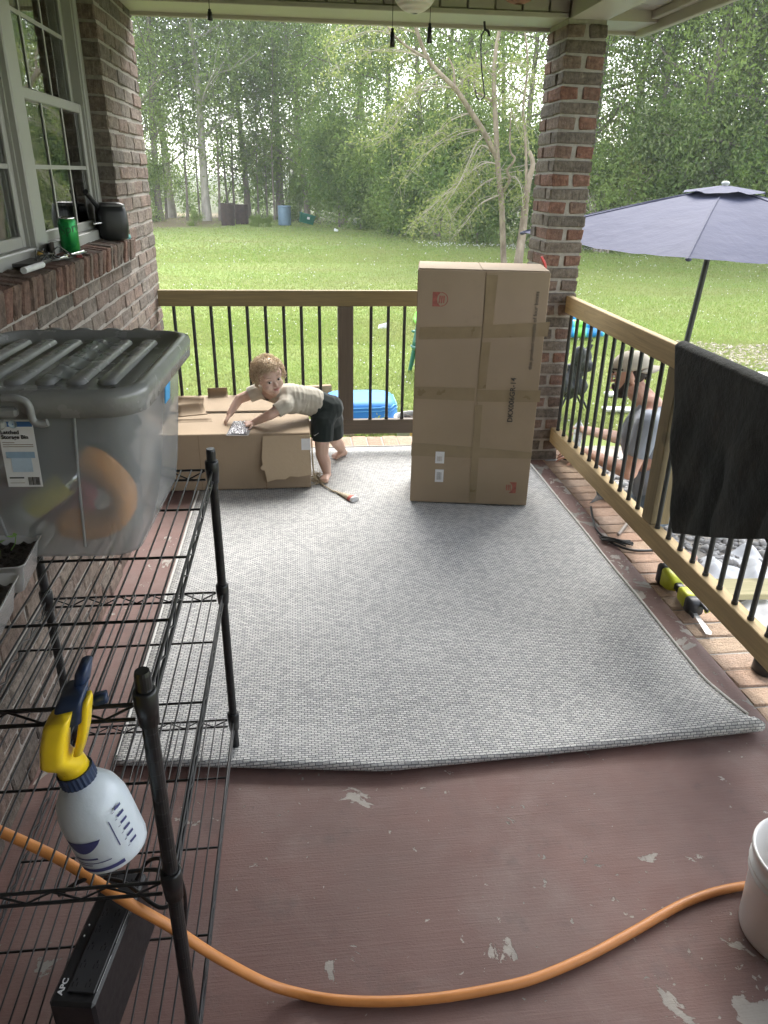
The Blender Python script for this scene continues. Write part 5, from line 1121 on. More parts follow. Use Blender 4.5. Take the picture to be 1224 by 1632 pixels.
# --- inflatable pool on the lawn
ki = NT('inflatable_vinyl'); vi = ki.coord(); wi = ki.n('TexWave', {'Vector': vi, 'Scale': .75, 'Distortion': 3.0, 'Detail': 1.0}); ki.p(Base_Color=ki.ramp(wi.outputs['Fac'], [(0, (.01, .22, .55)), (.45, (.02, .38, .70)), (.6, (.16, .62, .62)), (.75, (.22, .62, .08)), (1, (.02, .36, .70))], 'CONSTANT'), Roughness=.3)
ip = empty('inflatable_pool', (3.25, 11.3, GZ), R(-18), 'blue and green inflatable pool lying on the lawn behind the column', 'pool')
def ring(R1, R2, r, z):
    b = MB(); n = 56; m_ = 10; V = []; F = []
    for i in range(n):
        a = 2*math.pi*i/n; c = Vector((R1*math.cos(a), R2*math.sin(a), z+.03*math.sin(a*5))); d = Vector((math.cos(a), math.sin(a), 0))
        for j in range(m_): t = 2*math.pi*j/m_; V.append(c+d*r*math.cos(t)+Vector((0, 0, r*math.sin(t))))
    for i in range(n):
        for j in range(m_): F.append((i*m_+j, ((i+1) % n)*m_+j, ((i+1) % n)*m_+(j+1) % m_, i*m_+(j+1) % m_))
    return b.add(V, F, True)
ring(1.45, 1.0, .08, .08).build('lower_ring', ki.m, ip); ring(1.42, .97, .06, .19).build('upper_ring', ki.m, ip)
MB().grid(lambda u, v: (1.4*math.sqrt(u)*math.cos(6.2832*v), .95*math.sqrt(u)*math.sin(6.2832*v), .03), 6, 40).build('pool_floor', ki.m, ip)
# --- green plastic chair mostly behind the tall carton
gc = empty('plastic_chair', (1.60, 8.40, GZ), R(-60), 'dark green plastic garden chair half hidden behind the tall carton', 'chair'); m_gr = simple('green_plastic', (.012, .13, .085), .4, .12)
b = MB(); loft(b, [[Vector((p.x, -.22+p.y*.12+z_*.18, .30+z_)) for p in rrect(.24-.05*z_, .18, .1, 0, 5)] for z_ in np.linspace(0, .42, 8)], True, True); b.build('backrest', m_gr, gc)
b = MB(); loft(b, [[p+Vector((0, 0, .26)) for p in rrect(.25, .24, .06, 0)], [p+Vector((0, 0, .31)) for p in rrect(.27, .26, .06, 0)]], True, True); b.build('seat', m_gr, gc)
for sx in (-1, 1):
    for sy in (-1, 1): MB().tube([(sx*.22, sy*.2, .27), (sx*.25, sy*.24, 0)], [.03, .022], 8).build('leg', m_gr, gc)
    MB().obox((sx*.26, .0, .46), (.06, .42, .025), None, .008).build('armrest', m_gr, gc)
# --- blue sandbox shell, flower pot, bed in front of the back railing
kk2 = NT('blue_shell'); vb = kk2.coord(); wb = kk2.n('TexWave', {'Vector': vb, 'Scale': 3.2, 'Distortion': 2.0, 'Detail': 0.0}, bands_direction='Z', wave_type='BANDS'); kk2.p(Base_Color=(.012, .16, .46), Roughness=.65); m_sea = kk2.m
bs_ = PZ(574, 655, -.36); PLY = 6.78; bp_ = empty('wading_pool', (PY(574, 645, PLY).x, PLY, GZ), 0, 'blue moulded plastic wading pool turned over on the grass behind the far railing', 'pool')
b = MB(); loft(b, [rrect(.345, .30, .16, 0), rrect(.345, .30, .16, .02), rrect(.33, .285, .16, .03), rrect(.315, .27, .15, .20), rrect(.29, .25, .14, .245), rrect(.24, .2, .12, .265), rrect(.1, .08, .05, .272)], False, True); b.build('shell', m_sea, bp_)
for zz, am in ((.165, .012), (.205, .012)):
    P = []
    for i in range(90):
        pts = rrect(.322+.004-.0*zz, .277+.004, .153, 0, 22); 
    rr2 = rrect(.3255-.085*(zz-.06), .2805-.085*(zz-.06), .155, 0, 22); P = [Vector((p.x, p.y, zz+am*math.sin(i*.55))) for i, p in enumerate(rr2)]; P.append(P[0]); MB().tube(P, .007, 6).build('moulded_wave', simple('pale_blue', (.10, .34, .66), .6), bp_)
bp_.scale = (1.05, 1.0, (PY(574, 626, PLY+.08).z-GZ)/.272)
po_ = PZ(661, 664, -.17); pot = empty('flower_pot', (po_.x, po_.y, GZ), 0, 'grey plastic flower pot with soil behind the far railing beside the blue pool', 'pot')
MB().lathe([(0, 0), (.12, 0), (.155, .30), (.17, .30), (.17, .33), (.155, .335), (.148, .33), (.145, .30)], 32).build('pot', simple('pot_grey', (.40, .40, .39), .6, .08, 20), pot); MB().lathe([(.146, .29), (.1, .295), (.05, .288), (0, .293)], 24).build('soil', m_soil, pot)
for k in range(9): MB().tube([(rnd(-.1, .1), rnd(-.1, .1), .285), (rnd(-.12, .12), rnd(-.12, .12), rnd(.30, .33))], .004, 5).build('twig', m_bark, pot)
stx = PZ(656, 694, -.1); tag(MB().obox((stx.x, 5.05, -.27), (.022, .022, .46), Matrix.Rotation(.04, 3, 'Y'), .002).build('wood_stake', simple('stake_wood', (.55, .38, .13), .8)), 'upright yellow wooden stake behind the tall carton', 'stake')
wb_ = PZ(511, 640, -.4); tag(MB().obox((wb_.x-.12, wb_.y+.5, GZ+.06), (.5, .06, .12), Matrix.Rotation(.2, 3, 'Z'), .005).build('timber_edge', simple('brown_timber', (.27, .19, .12), .9, .2, 20)), 'brown timber edging board lying left of the blue pool', 'board')
m_st = simple('bed_stone', (.52, .49, .48), .9, .25, 14)
random.seed(5)
for k in range(13):
    x_ = -.1+k*.10+rnd(-.02, .02); b = MB(); V, F = cbox(rnd(.05, .07), rnd(.05, .08), .035, .018); b.add([Vector(p)*(1+rnd(-.1, .1)) for p in V], F); o_ = b.build('edging_stone', simple('bed_stone_pink', (.45, .33, .33), .9, .2, 14) if k % 4 == 1 else m_st, None, (x_, 6.22+rnd(-.05, .08), GZ+.03)); o_.rotation_euler = (0, 0, rnd(0, 3))
    tag(o_, ORD[k]+' edging stone from the left below the far railing, '+('pinkish' if k % 4 == 1 else 'grey white'), 'stone', 'edging stones')
for k in range(12):
    x_ = -.1+k*.105+rnd(-.03, .03); e = empty('bedding_plant', (x_, 6.12+rnd(-.05, .16), GZ), 0, ORD[k]+' small leafy bedding plant from the left below the far railing', 'plant', 'bedding plants')
    C = rng.normal(0, .03, (10, 3))+np.array([0, 0, .07]); V = leaves(C, 8, .025, .018); link('leaves', fast_mesh('leaves', V, quads(V)), (lm_mid, lm_yel)[k % 2], e); MB().tube([(0, 0, -.01), (0, 0, .08)], .004, 5).build('stem', m_bark, e)
# --- scraps by the man
bb = PZ(905, 640, -.2); bag = empty('folding_chair', (2.62, 6.75, GZ), R(15), 'black folded camping chair standing on the grass beyond the man', 'chair'); m_nyl = simple('black_nylon', (.02, .022, .024), .6, .3, 14, .01, 30)
b = MB(); 
for k in range(16): b.ell((rnd(-.20, .16), rnd(-.06, .06), rnd(.22, .62)), (rnd(.06, .1), .05, rnd(.05, .1)), n=8)
link('fabric', blob(b, .018, 2, mat=m_nyl), None, bag)
for (a, c) in (((-.2, -.05, 0), (.16, .02, .66)), ((.18, -.05, 0), (-.2, .02, .62)), ((-.2, .08, 0), (.18, .06, .7)), ((.2, .08, 0), (-.16, .06, .55))): MB().tube([a, c], .011, 8).build('leg', m_black, bag)
for (x_, y_, rz_, L, lab) in ((3.42, 7.35, .2, .45, 'white trim board lying on the grass, farther one beyond the man'), (3.15, 6.75, -.15, .4, 'white trim board lying on the grass, nearer one beyond the man')):
    o_ = MB().box((-L/2, -.06, 0), (L/2, .06, .025), .003).build('trim_board', simple('white_board', (.62, .62, .60), .6, .05), None, (x_, y_, GZ+.02)); o_.rotation_euler = (0, 0, rz_); tag(o_, lab, 'board', 'white boards')
o_ = MB().box((-.7, -.07, 0), (.9, .07, .038), .003).build('lumber', wood('lumber_loose', 0, (.52, .45, .26), (.40, .36, .19)), None, (2.75, 3.18, GZ+.09)); o_.rotation_euler = (.15, 0, -.06); tag(o_, 'new yellowish board lying on the gravel below the hanging mat', 'board')
def sheet(u, v):
    x = 1.80+.9*u; y_ = 2.5+1.25*v; return (x+.05*math.sin(v*9), y_+.05*math.sin(u*8), GZ+.035+.035*math.sin(u*13+v*4)*math.cos(v*15-u*6)+.015*math.sin(u*37)*math.sin(v*31))
o_ = MB().grid(sheet, 60, 60).build('plastic_sheet', simple('white_sheeting', (.60, .60, .60), .45, .15, 12)); tag(o_, 'crumpled white plastic sheeting on the ground by the post of the right railing', 'sheet')
tb = empty('low_table', (4.1, 5.3, GZ), R(-12), 'white folding table beyond the dark mat at the right edge', 'table'); MB().box((-.6, -.35, .62), (.6, .35, .66), .01).build('table_top', MATS['white_board'], tb)
for sx in (-1, 1):
    for sy in (-1, 1): MB().tube([(sx*.52, sy*.28, .62), (sx*.54, sy*.3, 0)], .014, 8).build('leg', MATS['pole_silver'], tb)
# --- barrels and dumped things at the wood's edge
def barrel(px, py, mat, lab, h=.88, r=.29, grp=None, lid_=None):
    e = empty('barrel', PZ(px, py, GZ), rnd(0, 3), lab, 'barrel', grp)
    pr = [(0, 0), (r, 0)]
    for z in np.linspace(.03, h-.02, 15): pr.append((r*(1.0+(.02 if abs(z-h*.33) < .04 or abs(z-h*.67) < .04 else 0)), z))
    pr += [(r*1.02, h-.01), (r*1.02, h), (r*.97, h), (r*.96, h-.05), (0, h-.06)]; MB().lathe(pr, 28).build('drum', mat, e)
    if lid_: MB().lathe([(0, h+.03), (r*.9, h+.025), (r*1.05, h+.005), (r*1.05, h-.03)], 28).build('lid', lid_, e)
    return e
m_rust = simple('rusty_steel', (.055, .038, .030), .9, .35, 8, .01, 40); m_bb = simple('blue_drum', (.13, .20, .26), .6, .15, 6)
barrel(364, 359, m_rust, 'rusty brown steel barrel, left one of the pair', grp='barrels at the wood edge'); barrel(386, 357, m_rust, 'rusty brown steel barrel, right one of the pair', .80, grp='barrels at the wood edge')
barrel(454, 359, m_bb, 'pale blue plastic barrel with lid at the edge of the wood', .78, .28, 'barrels at the wood edge', m_bb)
cr = empty('green_crate', PZ(487, 358, GZ), R(8), 'green plastic tote lying tilted on its side right of the blue barrel', 'tote'); b = MB(); Mr = Matrix.Rotation(R(14), 3, 'Y')
loft(b, [[Mr @ (p+Vector((0, 0, z_))) for p in rrect(.30+s_, .2+s_, .05, 0)] for z_, s_ in ((.06, 0), (.42, .03), (.42, .06), (.46, .06))], True, False); b.build('tote', simple('teal_green', (.03, .22, .16), .5), cr); MB().obox((.1, -.24, .28), (.12, .01, .1), Mr).build('label', m_lab, cr)
for (px, py, s_, lab) in ((565, 355, .22, 'white plastic jug hanging in the leaves at the wood edge'), (536, 366, .12, 'white litter scrap on the grass right of the green tote')):
    e = MB(); 
    for k in range(5): e.ell((rnd(-.05, .05), rnd(-.05, .05), s_*.4+rnd(0, s_*.5)), (s_*.45, s_*.4, s_*.45), n=8)
    o_ = link('litter', blob(e, .03, 2, mat=MATS['white_board']), None, None, PZ(px, py+4, GZ)); tag(o_, lab, 'litter', 'litter by the wood')
q = PZ(602, 525, GZ); tag(MB().add([(0, 0, 0), (.14, .02, .0), (.17, .06, .09), (.02, .05, .05)], [(0, 1, 2, 3)]).build('paper_scrap', MATS['white_board'], None, q+Vector((0, 0, .01))), 'white paper scrap on the lawn beyond the far railing', 'litter')
# ================================================================== PEOPLE
def skin_mat(name, a, b_):
    k = NT(name); v = k.coord(); c = k.mix(k.step(k.noise(v, 9, 4), .3, .7), a, b_); k.p(Base_Color=c, Roughness=.55, Subsurface_Weight=.15, Subsurface_Radius=(.02, .008, .004), Subsurface_Scale=.4); k.bump(k.noise(v, 300, 3), .0006); return k.m
def cloth_mat(name, a, b_, fold=14):
    k = NT(name); v = k.coord(); c = k.mix(k.step(k.noise(v, 5, 4), .3, .7), a, b_); k.p(Base_Color=c, Roughness=.95, Sheen_Weight=.2); k.b.inputs['Specular IOR Level'].default_value = .15
    wv = k.n('TexWave', {'Vector': v, 'Scale': fold*.22, 'Distortion': 7.0, 'Detail': 2.0, 'Detail Scale': 1.3}); k.bump(k.math('ADD', k.math('MULTIPLY', wv.outputs['Fac'], 1.0), k.math('MULTIPLY', k.noise(v, 400, 2), .08)), .006, .8); return k.m
def basis(f, u):
    f = Vector(f).normalized(); u = Vector(u); u = (u-f*u.dot(f)).normalized(); r_ = f.cross(u); return f, u, r_
def hand(b, wrist, d, palm_n, s, curl_=.5, thumb=1, spread=.18):
    """palm, four unequal fingers and a thumb from the side of the palm; d finger direction, palm_n faces the held thing"""
    d = Vector(d).normalized(); n_ = Vector(palm_n); n_ = (n_-d*n_.dot(d)).normalized(); t = d.cross(n_)*thumb; w = Vector(wrist)
    for off in (-.33, -.11, .11, .33): b.cap(w+d*.12*s+t*off*.5*s, w+d*.52*s+t*off*.85*s, .105*s, .095*s, 8)
    for i, (off, L) in enumerate(((-.33, .36), (-.11, .44), (.11, .48), (.33, .43))):
        p = w+d*.54*s+t*off*.88*s; dd = (d+t*off*spread*1.6).normalized(); r_ = .062*s
        for j, fl in enumerate((.45, .32, .25)):
            dd = (dd+n_*curl_*(.35+.35*j)).normalized(); q = p+dd*L*fl*1.05*s; b.cap(p, q, r_, r_*.9, 8); p = q; r_ *= .9
    p = w+d*.16*s+t*.40*s; dd = (d*.65+t*.75+n_*.25).normalized(); q = p+dd*.24*s; b.cap(p, q, .075*s, .066*s, 8); q2 = q+(d*.85+t*.25+n_*.35).normalized()*.20*s; b.cap(q, q2, .064*s, .054*s, 8)
# ------------------------------------------------------------------ child leaning over the open carton
ch_ = empty('person', (.14, 4.0, .0135), 0, 'curly haired toddler in beige shirt and dark shorts leaning over the open carton', 'person')
CH0 = Vector(ch_.location)
def cp(px, py, Y): return PY(px, py, Y)-CH0
m_skin = skin_mat('child_skin', (.60, .40, .31), (.66, .47, .38)); m_shirt = cloth_mat('beige_tee', (.47, .44, .37), (.54, .505, .425), 16); m_short = cloth_mat('dark_green_shorts', (.018, .026, .025), (.026, .034, .032), 8)
pel = cp(519, 652, 4.07); wst = cp(497, 640, 4.05); che = cp(458, 633, 4.01); ncb = cp(440, 624, 3.99); hd = cp(428.5, 600, 3.94)
shN = cp(455, 646, 3.92); elN = cp(431, 661, 3.885); wrN = cp(405, 673, 3.925); shF = cp(416, 622, 4.08); elF = cp(381, 636, 4.06); wrF = cp(366, 660, 4.00)
hpN = cp(514, 672, 4.01); knN = cp(513, 724, 3.985); anN = cp(521, 758, 3.93); hpF = cp(529, 668, 4.16); knF = cp(533, 700, 4.20); anF = cp(546, 722, 4.29)
anN.z = .035; anF.z = .035
b = MB()
b.cap(pel, wst, .078, .072); b.cap(wst, che, .072, .070); b.cap(che, ncb, .066, .034); b.cap(ncb, hd-Vector((0, 0, .06)), .032, .034)
b.cap(che, shN, .05, .036); b.cap(che, shF, .05, .036)
b.cap(shN, elN, .034, .027); b.cap(elN, wrN, .0275, .0185); b.cap(shF, elF, .034, .027); b.cap(elF, wrF, .0275, .0185)
b.cap(pel, hpN, .07, .056); b.cap(pel, hpF, .07, .056); b.cap(hpN, knN, .054, .037); b.cap(hpF, knF, .054, .037)
b.cap(knN, (knN+anN)/2+Vector((.004, .012, 0)), .036, .036); b.cap((knN+anN)/2+Vector((.004, .012, 0)), anN, .036, .023); b.cap(knF, (knF+anF)/2+Vector((.0, .012, 0)), .036, .036); b.cap((knF+anF)/2+Vector((0, .012, 0)), anF, .036, .023)
for an, dx in ((anN, (-.30, -.95, 0)), (anF, (-.75, -.6, 0))):
    d = Vector(dx).normalized(); sd_ = d.cross(Vector((0, 0, 1))); h0 = Vector((an.x, an.y, 0))-d*.012
    b.ell(h0+Vector((0, 0, .021)), (.024, .024, .021), n=10)
    for o_ in (-.014, 0, .014): b.cap(h0+Vector((0, 0, .024)), h0+d*.075+sd_*o_+Vector((0, 0, .014)), .021, .0135, 8)
    for i, o_ in enumerate((-.022, -.011, 0, .010, .020)): p = h0+d*(.088-.004*abs(i-1))+sd_*o_+Vector((0, 0, .009)); b.ell(p, (.0075, .0075, .0075), n=8)
hand(b, wrN, (-.95, -.12, -.20), (.0, .1, -1), .088, .35, 1); hand(b, wrF, (-.45, -.45, -.75), (.6, -.1, -.7), .088, .55, -1)
f_, u_, r_ = basis((.42, -.86, -.16), (-.30, .02, .95))
Mh = Matrix(((r_.x, f_.x, u_.x), (r_.y, f_.y, u_.y), (r_.z, f_.z, u_.z)))     # local x right, y forward, z up
def hp2(x, y_, z): return hd+Mh @ Vector((x, y_, z))
b.ell(hp2(0, -.006, .016), (.072, .084, .082), Mh, 16); b.ell(hp2(0, .016, -.034), (.056, .058, .056), Mh, 14); b.ell(hp2(.030, .048, -.030), (.026, .024, .026), Mh, 10); b.ell(hp2(-.030, .048, -.030), (.026, .024, .026), Mh, 10); b.ell(hp2(0, .058, -.068), (.020, .018, .016), Mh, 10)
b.cap(hp2(0, .074, .0), hp2(0, .088, -.018), .007, .0095, 8); b.ell(hp2(.008, .081, -.021), (.007, .007, .006), Mh, 8); b.ell(hp2(-.008, .081, -.021), (.007, .007, .006), Mh, 8)
b.cap(hp2(-.042, .060, .028), hp2(.042, .060, .028), .012, .012, 8)
for sx in (-1, 1): b.ell(hp2(sx*.073, -.006, -.012), (.009, .017, .022), Mh, 8)
link('body', blob(b, .0034, 5, .5, m_skin), None, ch_)
m_eye = simple('eye_white', (.7, .68, .66), .25, .03); m_iris = simple('dark_iris', (.05, .035, .025), .2); m_lip = simple('lip', (.50, .22, .19), .5, .1); m_brow = simple('brow_hair', (.36, .25, .17), .8)
for sx in (-1, 1):
    MB().ell(hp2(sx*.027, .0715, .006), (.0125, .006, .0072), Mh, 10).build('eye', m_eye, ch_); MB().ell(hp2(sx*.027+.003, .0762, .0055), (.0062, .003, .0066), Mh, 10).build('iris', m_iris, ch_)
    MB().tube([hp2(sx*.015, .0775, .0125), hp2(sx*.027, .0775, .0140), hp2(sx*.039, .0715, .0105)], .0016, 6).build('eyelid', m_brow, ch_)
    MB().tube([hp2(sx*.015, .0815, .032), hp2(sx*.029, .0785, .0355), hp2(sx*.043, .068, .031)], [.0012, .0018, .001], 6).build('eyebrow', m_brow, ch_)
MB().tube([hp2(-.018, .071, -.045), hp2(-.007, .0785, -.0435), hp2(0, .079, -.0445), hp2(.007, .0785, -.0435), hp2(.018, .071, -.044)], [.002, .0036, .0034, .0036, .002], 8).tube([hp2(-.014, .0715, -.049), hp2(0, .0775, -.052), hp2(.014, .0715, -.049)], [.002, .0042, .002], 8).build('mouth', m_lip, ch_)
# curls
kh = NT('curly_hair'); kh.p(Base_Color=kh.ramp(kh.rand(), [(0, (.40, .29, .18)), (.5, (.56, .43, .28)), (1, (.70, .57, .40))]), Roughness=.55); m_hair = kh.m
hb_ = MB(); random.seed(3)
def on_scalp(d): return d.z > -.42 and not (d.y > .42 and d.z < .52) and not (abs(d.x) < .8 and d.y > .30 and d.z < .38)
V = []; 
base = MB(); nL = 28
base_v = []; idx = {}
for i in range(nL+1):
    for k_ in range(nL*2):
        th = math.pi*i/nL; a = math.pi*k_/nL; d = Vector((math.sin(th)*math.cos(a), math.sin(th)*math.sin(a), math.cos(th))); idx[(i, k_)] = len(base_v); base_v.append((hp2(d.x*.075, -.006+d.y*.087, .017+d.z*.085), on_scalp(d)))
fa = []
for i in range(nL):
    for k_ in range(nL*2):
        q = (idx[(i, k_)], idx[(i+1, k_)], idx[(i+1, (k_+1) % (nL*2))], idx[(i, (k_+1) % (nL*2))])
        if all(base_v[j][1] for j in q): fa.append(q)
hb_.add([p for p, s_ in base_v], fa, True)
cnt = 0
while cnt < 640:
    d = Vector((random.gauss(0, 1), random.gauss(0, 1), random.gauss(0, 1))).normalized()
    if not on_scalp(d): continue
    cnt += 1
    p0 = Vector((d.x*.075, -.006+d.y*.087, .017+d.z*.085)); nrm = Vector((d.x/.075, d.y/.087, d.z/.085)).normalized(); t = (Vector((rnd(-1, 1), rnd(-.6, 1), rnd(-1.4, .2)))); t = (t-nrm*t.dot(nrm)).normalized(); s2 = nrm.cross(t); L = rnd(.02, .045); rr_ = rnd(.005, .010); ph = rnd(0, 6); turns = rnd(1.0, 1.8); pts = []
    for j in range(9):
        q = j/8; a = ph+turns*6.28*q; pts.append(hp2(*(p0+nrm*(.002+.012*math.sin(q*2.6)+rr_*.7*math.sin(a))+t*L*q+s2*rr_*math.cos(a))))
    hb_.tube(pts, [.0015*(1-.5*j/8) for j in range(9)], 4)
hb_.build('hair', m_hair, ch_)
# tee with short sleeves, shorts
b = MB(); b.cap(wst*.72+pel*.28, wst, .080, .0815); b.cap(wst, che, .0815, .0785); b.cap(che, che.lerp(ncb, .7), .075, .044); b.cap(che, shN, .066, .044); b.cap(che, shF, .058, .047); b.cap(shN, shN.lerp(elN, .50), .043, .041); b.cap(shF, shF.lerp(elF, .46), .047, .044); b.ell(che+Vector((.02, -.02, -.03)), (.075, .07, .06), n=12)
ax_ = (wst-che).normalized()
for k_ in range(9):                              # gathered folds across the back and waist
    t = k_/8; c = che.lerp(wst, .15+.95*t); pts = []
    for j in range(12): a = -2.4+j*.42; s1 = Vector((0, -1, 0)); s1 = (s1-ax_*s1.dot(ax_)).normalized(); s2 = ax_.cross(s1); pts.append(c+(s1*math.cos(a)+s2*math.sin(a))*.0785+ax_*.012*math.sin(a*1.5+k_))
    b.tube(pts, .0042, 6)
me = blob(b, .0045, 3, .5, m_shirt)
bm = bmesh.new(); bm.from_mesh(me)
for (co, no) in ((shN.lerp(elN, .60), elN-shN), (shF.lerp(elF, .56), elF-shF), (che.lerp(ncb, .98), ncb-che)):
    co = Vector(co); no = Vector(no).normalized()
    gm = [g for g in bm.verts if (g.co-co).length < .085]
    es = set(e for g in gm for e in g.link_edges); fs = set(f for g in gm for f in g.link_faces)
    res = bmesh.ops.bisect_plane(bm, geom=list(gm)+list(es)+list(fs), plane_co=co, plane_no=no)
    bmesh.ops.delete(bm, geom=[g for g in bm.verts if (g.co-co).length < .085 and (g.co-co).dot(no) > .0005], context='VERTS')
bm.to_mesh(me); bm.free(); link('shirt', me, None, ch_)
b = MB(); b.cap(pel.lerp(wst, .55), pel, .082, .0875); b.cap(pel, hpN, .084, .069); b.cap(pel, hpF, .084, .069); b.cap(hpN, hpN.lerp(knN, .72), .068, .062); b.cap(hpF, hpF.lerp(knF, .95), .068, .058); b.ell(pel+Vector((.035, .02, .0)), (.07, .085, .075), n=12)
me = blob(b, .005, 4, .5, m_short); bm = bmesh.new(); bm.from_mesh(me)
for (co, no) in ((hpN.lerp(knN, .56), knN-hpN), (hpF.lerp(knF, .80), knF-hpF)):
    co = Vector(co); no = Vector(no).normalized(); near = lambda g: (g.co-co).length < .095
    gm = [g for g in bm.verts if near(g)]; es = set(e for g in gm for e in g.link_edges); fs = set(f for g in gm for f in g.link_faces); bmesh.ops.bisect_plane(bm, geom=list(gm)+list(es)+list(fs), plane_co=co, plane_no=no); bmesh.ops.delete(bm, geom=[g for g in bm.verts if near(g) and (g.co-co).dot(no) > .0005], context='VERTS')
bm.to_mesh(me); bm.free(); sh_ = link('shorts', me, None, ch_)
lg = cp(503, 692, 3.935); MB().tube([lg+Vector((-.012, 0, -.004)), lg+Vector((-.006, 0, -.008)), lg+Vector((.018, .004, .006))], [.0008, .0022, .0006], 5).build('tick_mark', m_lab, sh_)
# ------------------------------------------------------------------ man working outside the right railing
mn = empty('person', (1.95, 3.6, GZ), 0, 'bearded man in grey tee and tan cap kneeling outside the right railing, working', 'person')
MN0 = Vector(mn.location)
F_ = Vector((-.90, .43, 0)).normalized(); L_ = Vector((-.43, -.90, 0)).normalized()
N = PX(1038, 645, 1.88)-MN0; H0 = PX(1004, 598, 1.82)-MN0
m_msk = skin_mat('man_skin', (.48, .27, .20), (.55, .33, .25)); m_tee = cloth_mat('grey_tee', (.20, .22, .255), (.25, .27, .31), 7); m_jean = cloth_mat('blue_work_pants', (.10, .14, .18), (.14, .18, .22), 6)
pelm = N-F_*.13+Vector((0, 0, -.52)); chm = N+Vector((0, 0, -.17))-F_*.01
sN = N+L_*.175+Vector((0, 0, -.06)); sF = N-L_*.175+Vector((0, 0, -.06))
eN = PX(1003, 752, 1.735)-MN0; hN = PZ(905, 722, .05)-MN0; wN = hN+Vector((.085, -.05, .02))
hF = PX(928, 684, 2.02)-MN0; eF = sF+(hF-sF)*.45+Vector((.06, -.02, -.13)); wF = hF+(eF-hF).normalized()*.05
b = MB()
b.cap(pelm, chm, .135, .14); b.cap(chm, N, .125, .062); b.cap(N-Vector((0, 0, .01)), H0-Vector((0, 0, .05))-F_*.015, .062, .058); b.cap(chm+Vector((0, 0, .08)), sN, .09, .062); b.cap(chm+Vector((0, 0, .08)), sF, .09, .062)
b.cap(sN, eN, .056, .043); b.cap(eN, wN, .046, .030); b.cap(sF, eF, .056, .043); b.cap(eF, wF, .045, .029)
knm = [pelm+F_*.27+L_*s_*.12+Vector((0, 0, -.22)) for s_ in (1, -1)]
for i, s_ in enumerate((1, -1)):
    hp_m = pelm+L_*s_*.09; kz_ = knm[i]; kz_.z = .07; b.cap(hp_m, kz_, .095, .065); an = kz_-F_*.40+Vector((0, 0, -.005)); b.cap(kz_, an, .06, .045); b.cap(an, an-F_*.12+Vector((0, 0, .0)), .045, .03)
hand(b, wN, (hN-wN).normalized(), (.2, .1, -1), .175, .45, 1); hand(b, wF, (hF-wF).normalized()+Vector((0, 0, -.2)), (-.2, .6, -.6), .175, .7, -1)
fm, um_, rm = basis(F_+Vector((0, 0, -.22)), (.0, 0, 1)); Mm = Matrix(((rm.x, fm.x, um_.x), (rm.y, fm.y, um_.y), (rm.z, fm.z, um_.z)))
def mp2(x, y_, z): return H0+Mm @ Vector((x, y_, z))
b.ell(mp2(0, -.008, .03), (.076, .096, .095), Mm, 16); b.ell(mp2(0, .02, -.045), (.058, .066, .068), Mm, 14); b.ell(mp2(0, .062, -.088), (.03, .026, .024), Mm, 10)
b.cap(mp2(0, .088, .02), mp2(0, .112, -.015), .010, .014, 8); b.ell(mp2(.012, .098, -.02), (.01, .011, .009), Mm, 8); b.ell(mp2(-.012, .098, -.02), (.01, .011, .009), Mm, 8); b.cap(mp2(-.04, .08, .036), mp2(.04, .08, .036), .013, .013, 8)
for sx in (-1, 1): b.ell(mp2(sx*.078, -.012, -.004), (.012, .02, .032), Mm, 8)
link('body', blob(b, .0062, 5, .5, m_msk), None, mn)
for sx in (-1, 1): MB().ell(mp2(sx*.032, .083, .012), (.013, .008, .007), Mm, 10).build('eye', m_eye, mn); MB().ell(mp2(sx*.032, .090, .012), (.006, .003, .006), Mm, 8).build('iris', m_iris, mn); MB().tube([mp2(sx*.015, .097, .038), mp2(sx*.035, .094, .043), mp2(sx*.055, .080, .036)], .005, 6).build('eyebrow', simple('dark_hair', (.025, .018, .014), .8), mn)
m_dh = MATS['dark_hair']
b = MB(); b.ell(mp2(0, .050, -.086), (.046, .042, .040), Mm, 12); b.cap(mp2(-.06, .012, -.03), mp2(-.036, .05, -.082), .016, .022, 8); b.cap(mp2(.06, .012, -.03), mp2(.036, .05, -.082), .016, .022, 8); b.cap(mp2(-.028, .094, -.048), mp2(.028, .094, -.048), .010, .010, 8); b.cap(mp2(-.03, .09, -.05), mp2(-.026, .075, -.09), .012, .014, 8); b.cap(mp2(.03, .09, -.05), mp2(.026, .075, -.09), .012, .014, 8)
link('beard', blob(b, .006, 3, .5, m_dh), None, mn)
MB().tube([mp2(-.018, .100, -.060), mp2(0, .106, -.060), mp2(.018, .100, -.060)], [.003, .006, .003], 6).build('mouth', m_lip, mn)
b = MB()
for sx in (-1, 1): b.ell(mp2(sx*.064, -.038, .005), (.018, .05, .04), Mm, 10)
b.ell(mp2(0, -.088, .0), (.055, .022, .04), Mm, 10); link('hair', blob(b, .006, 3, .5, m_dh), None, mn)
kcap = cloth_mat('tan_cap', (.33, .30, .25), (.42, .38, .32), 6)
b = MB(); n1, n2 = 14, 32; V = []; F = []
for i in range(n1+1):
    for k_ in range(n2): th = (math.pi*.53)*i/n1; a = 2*math.pi*k_/n2; V.append(mp2(.086*math.sin(th)*math.cos(a), -.010+.108*math.sin(th)*math.sin(a), .048+.088*math.cos(th)*(1.0))) 
for i in range(n1):
    for k_ in range(n2): F.append((i*n2+k_, (i+1)*n2+k_, (i+1)*n2+(k_+1) % n2, i*n2+(k_+1) % n2))
b.add(V, F, True); cpo = b.build('cap', kcap, mn); sm_ = cpo.modifiers.new('t', 'SOLIDIFY'); sm_.thickness = .004
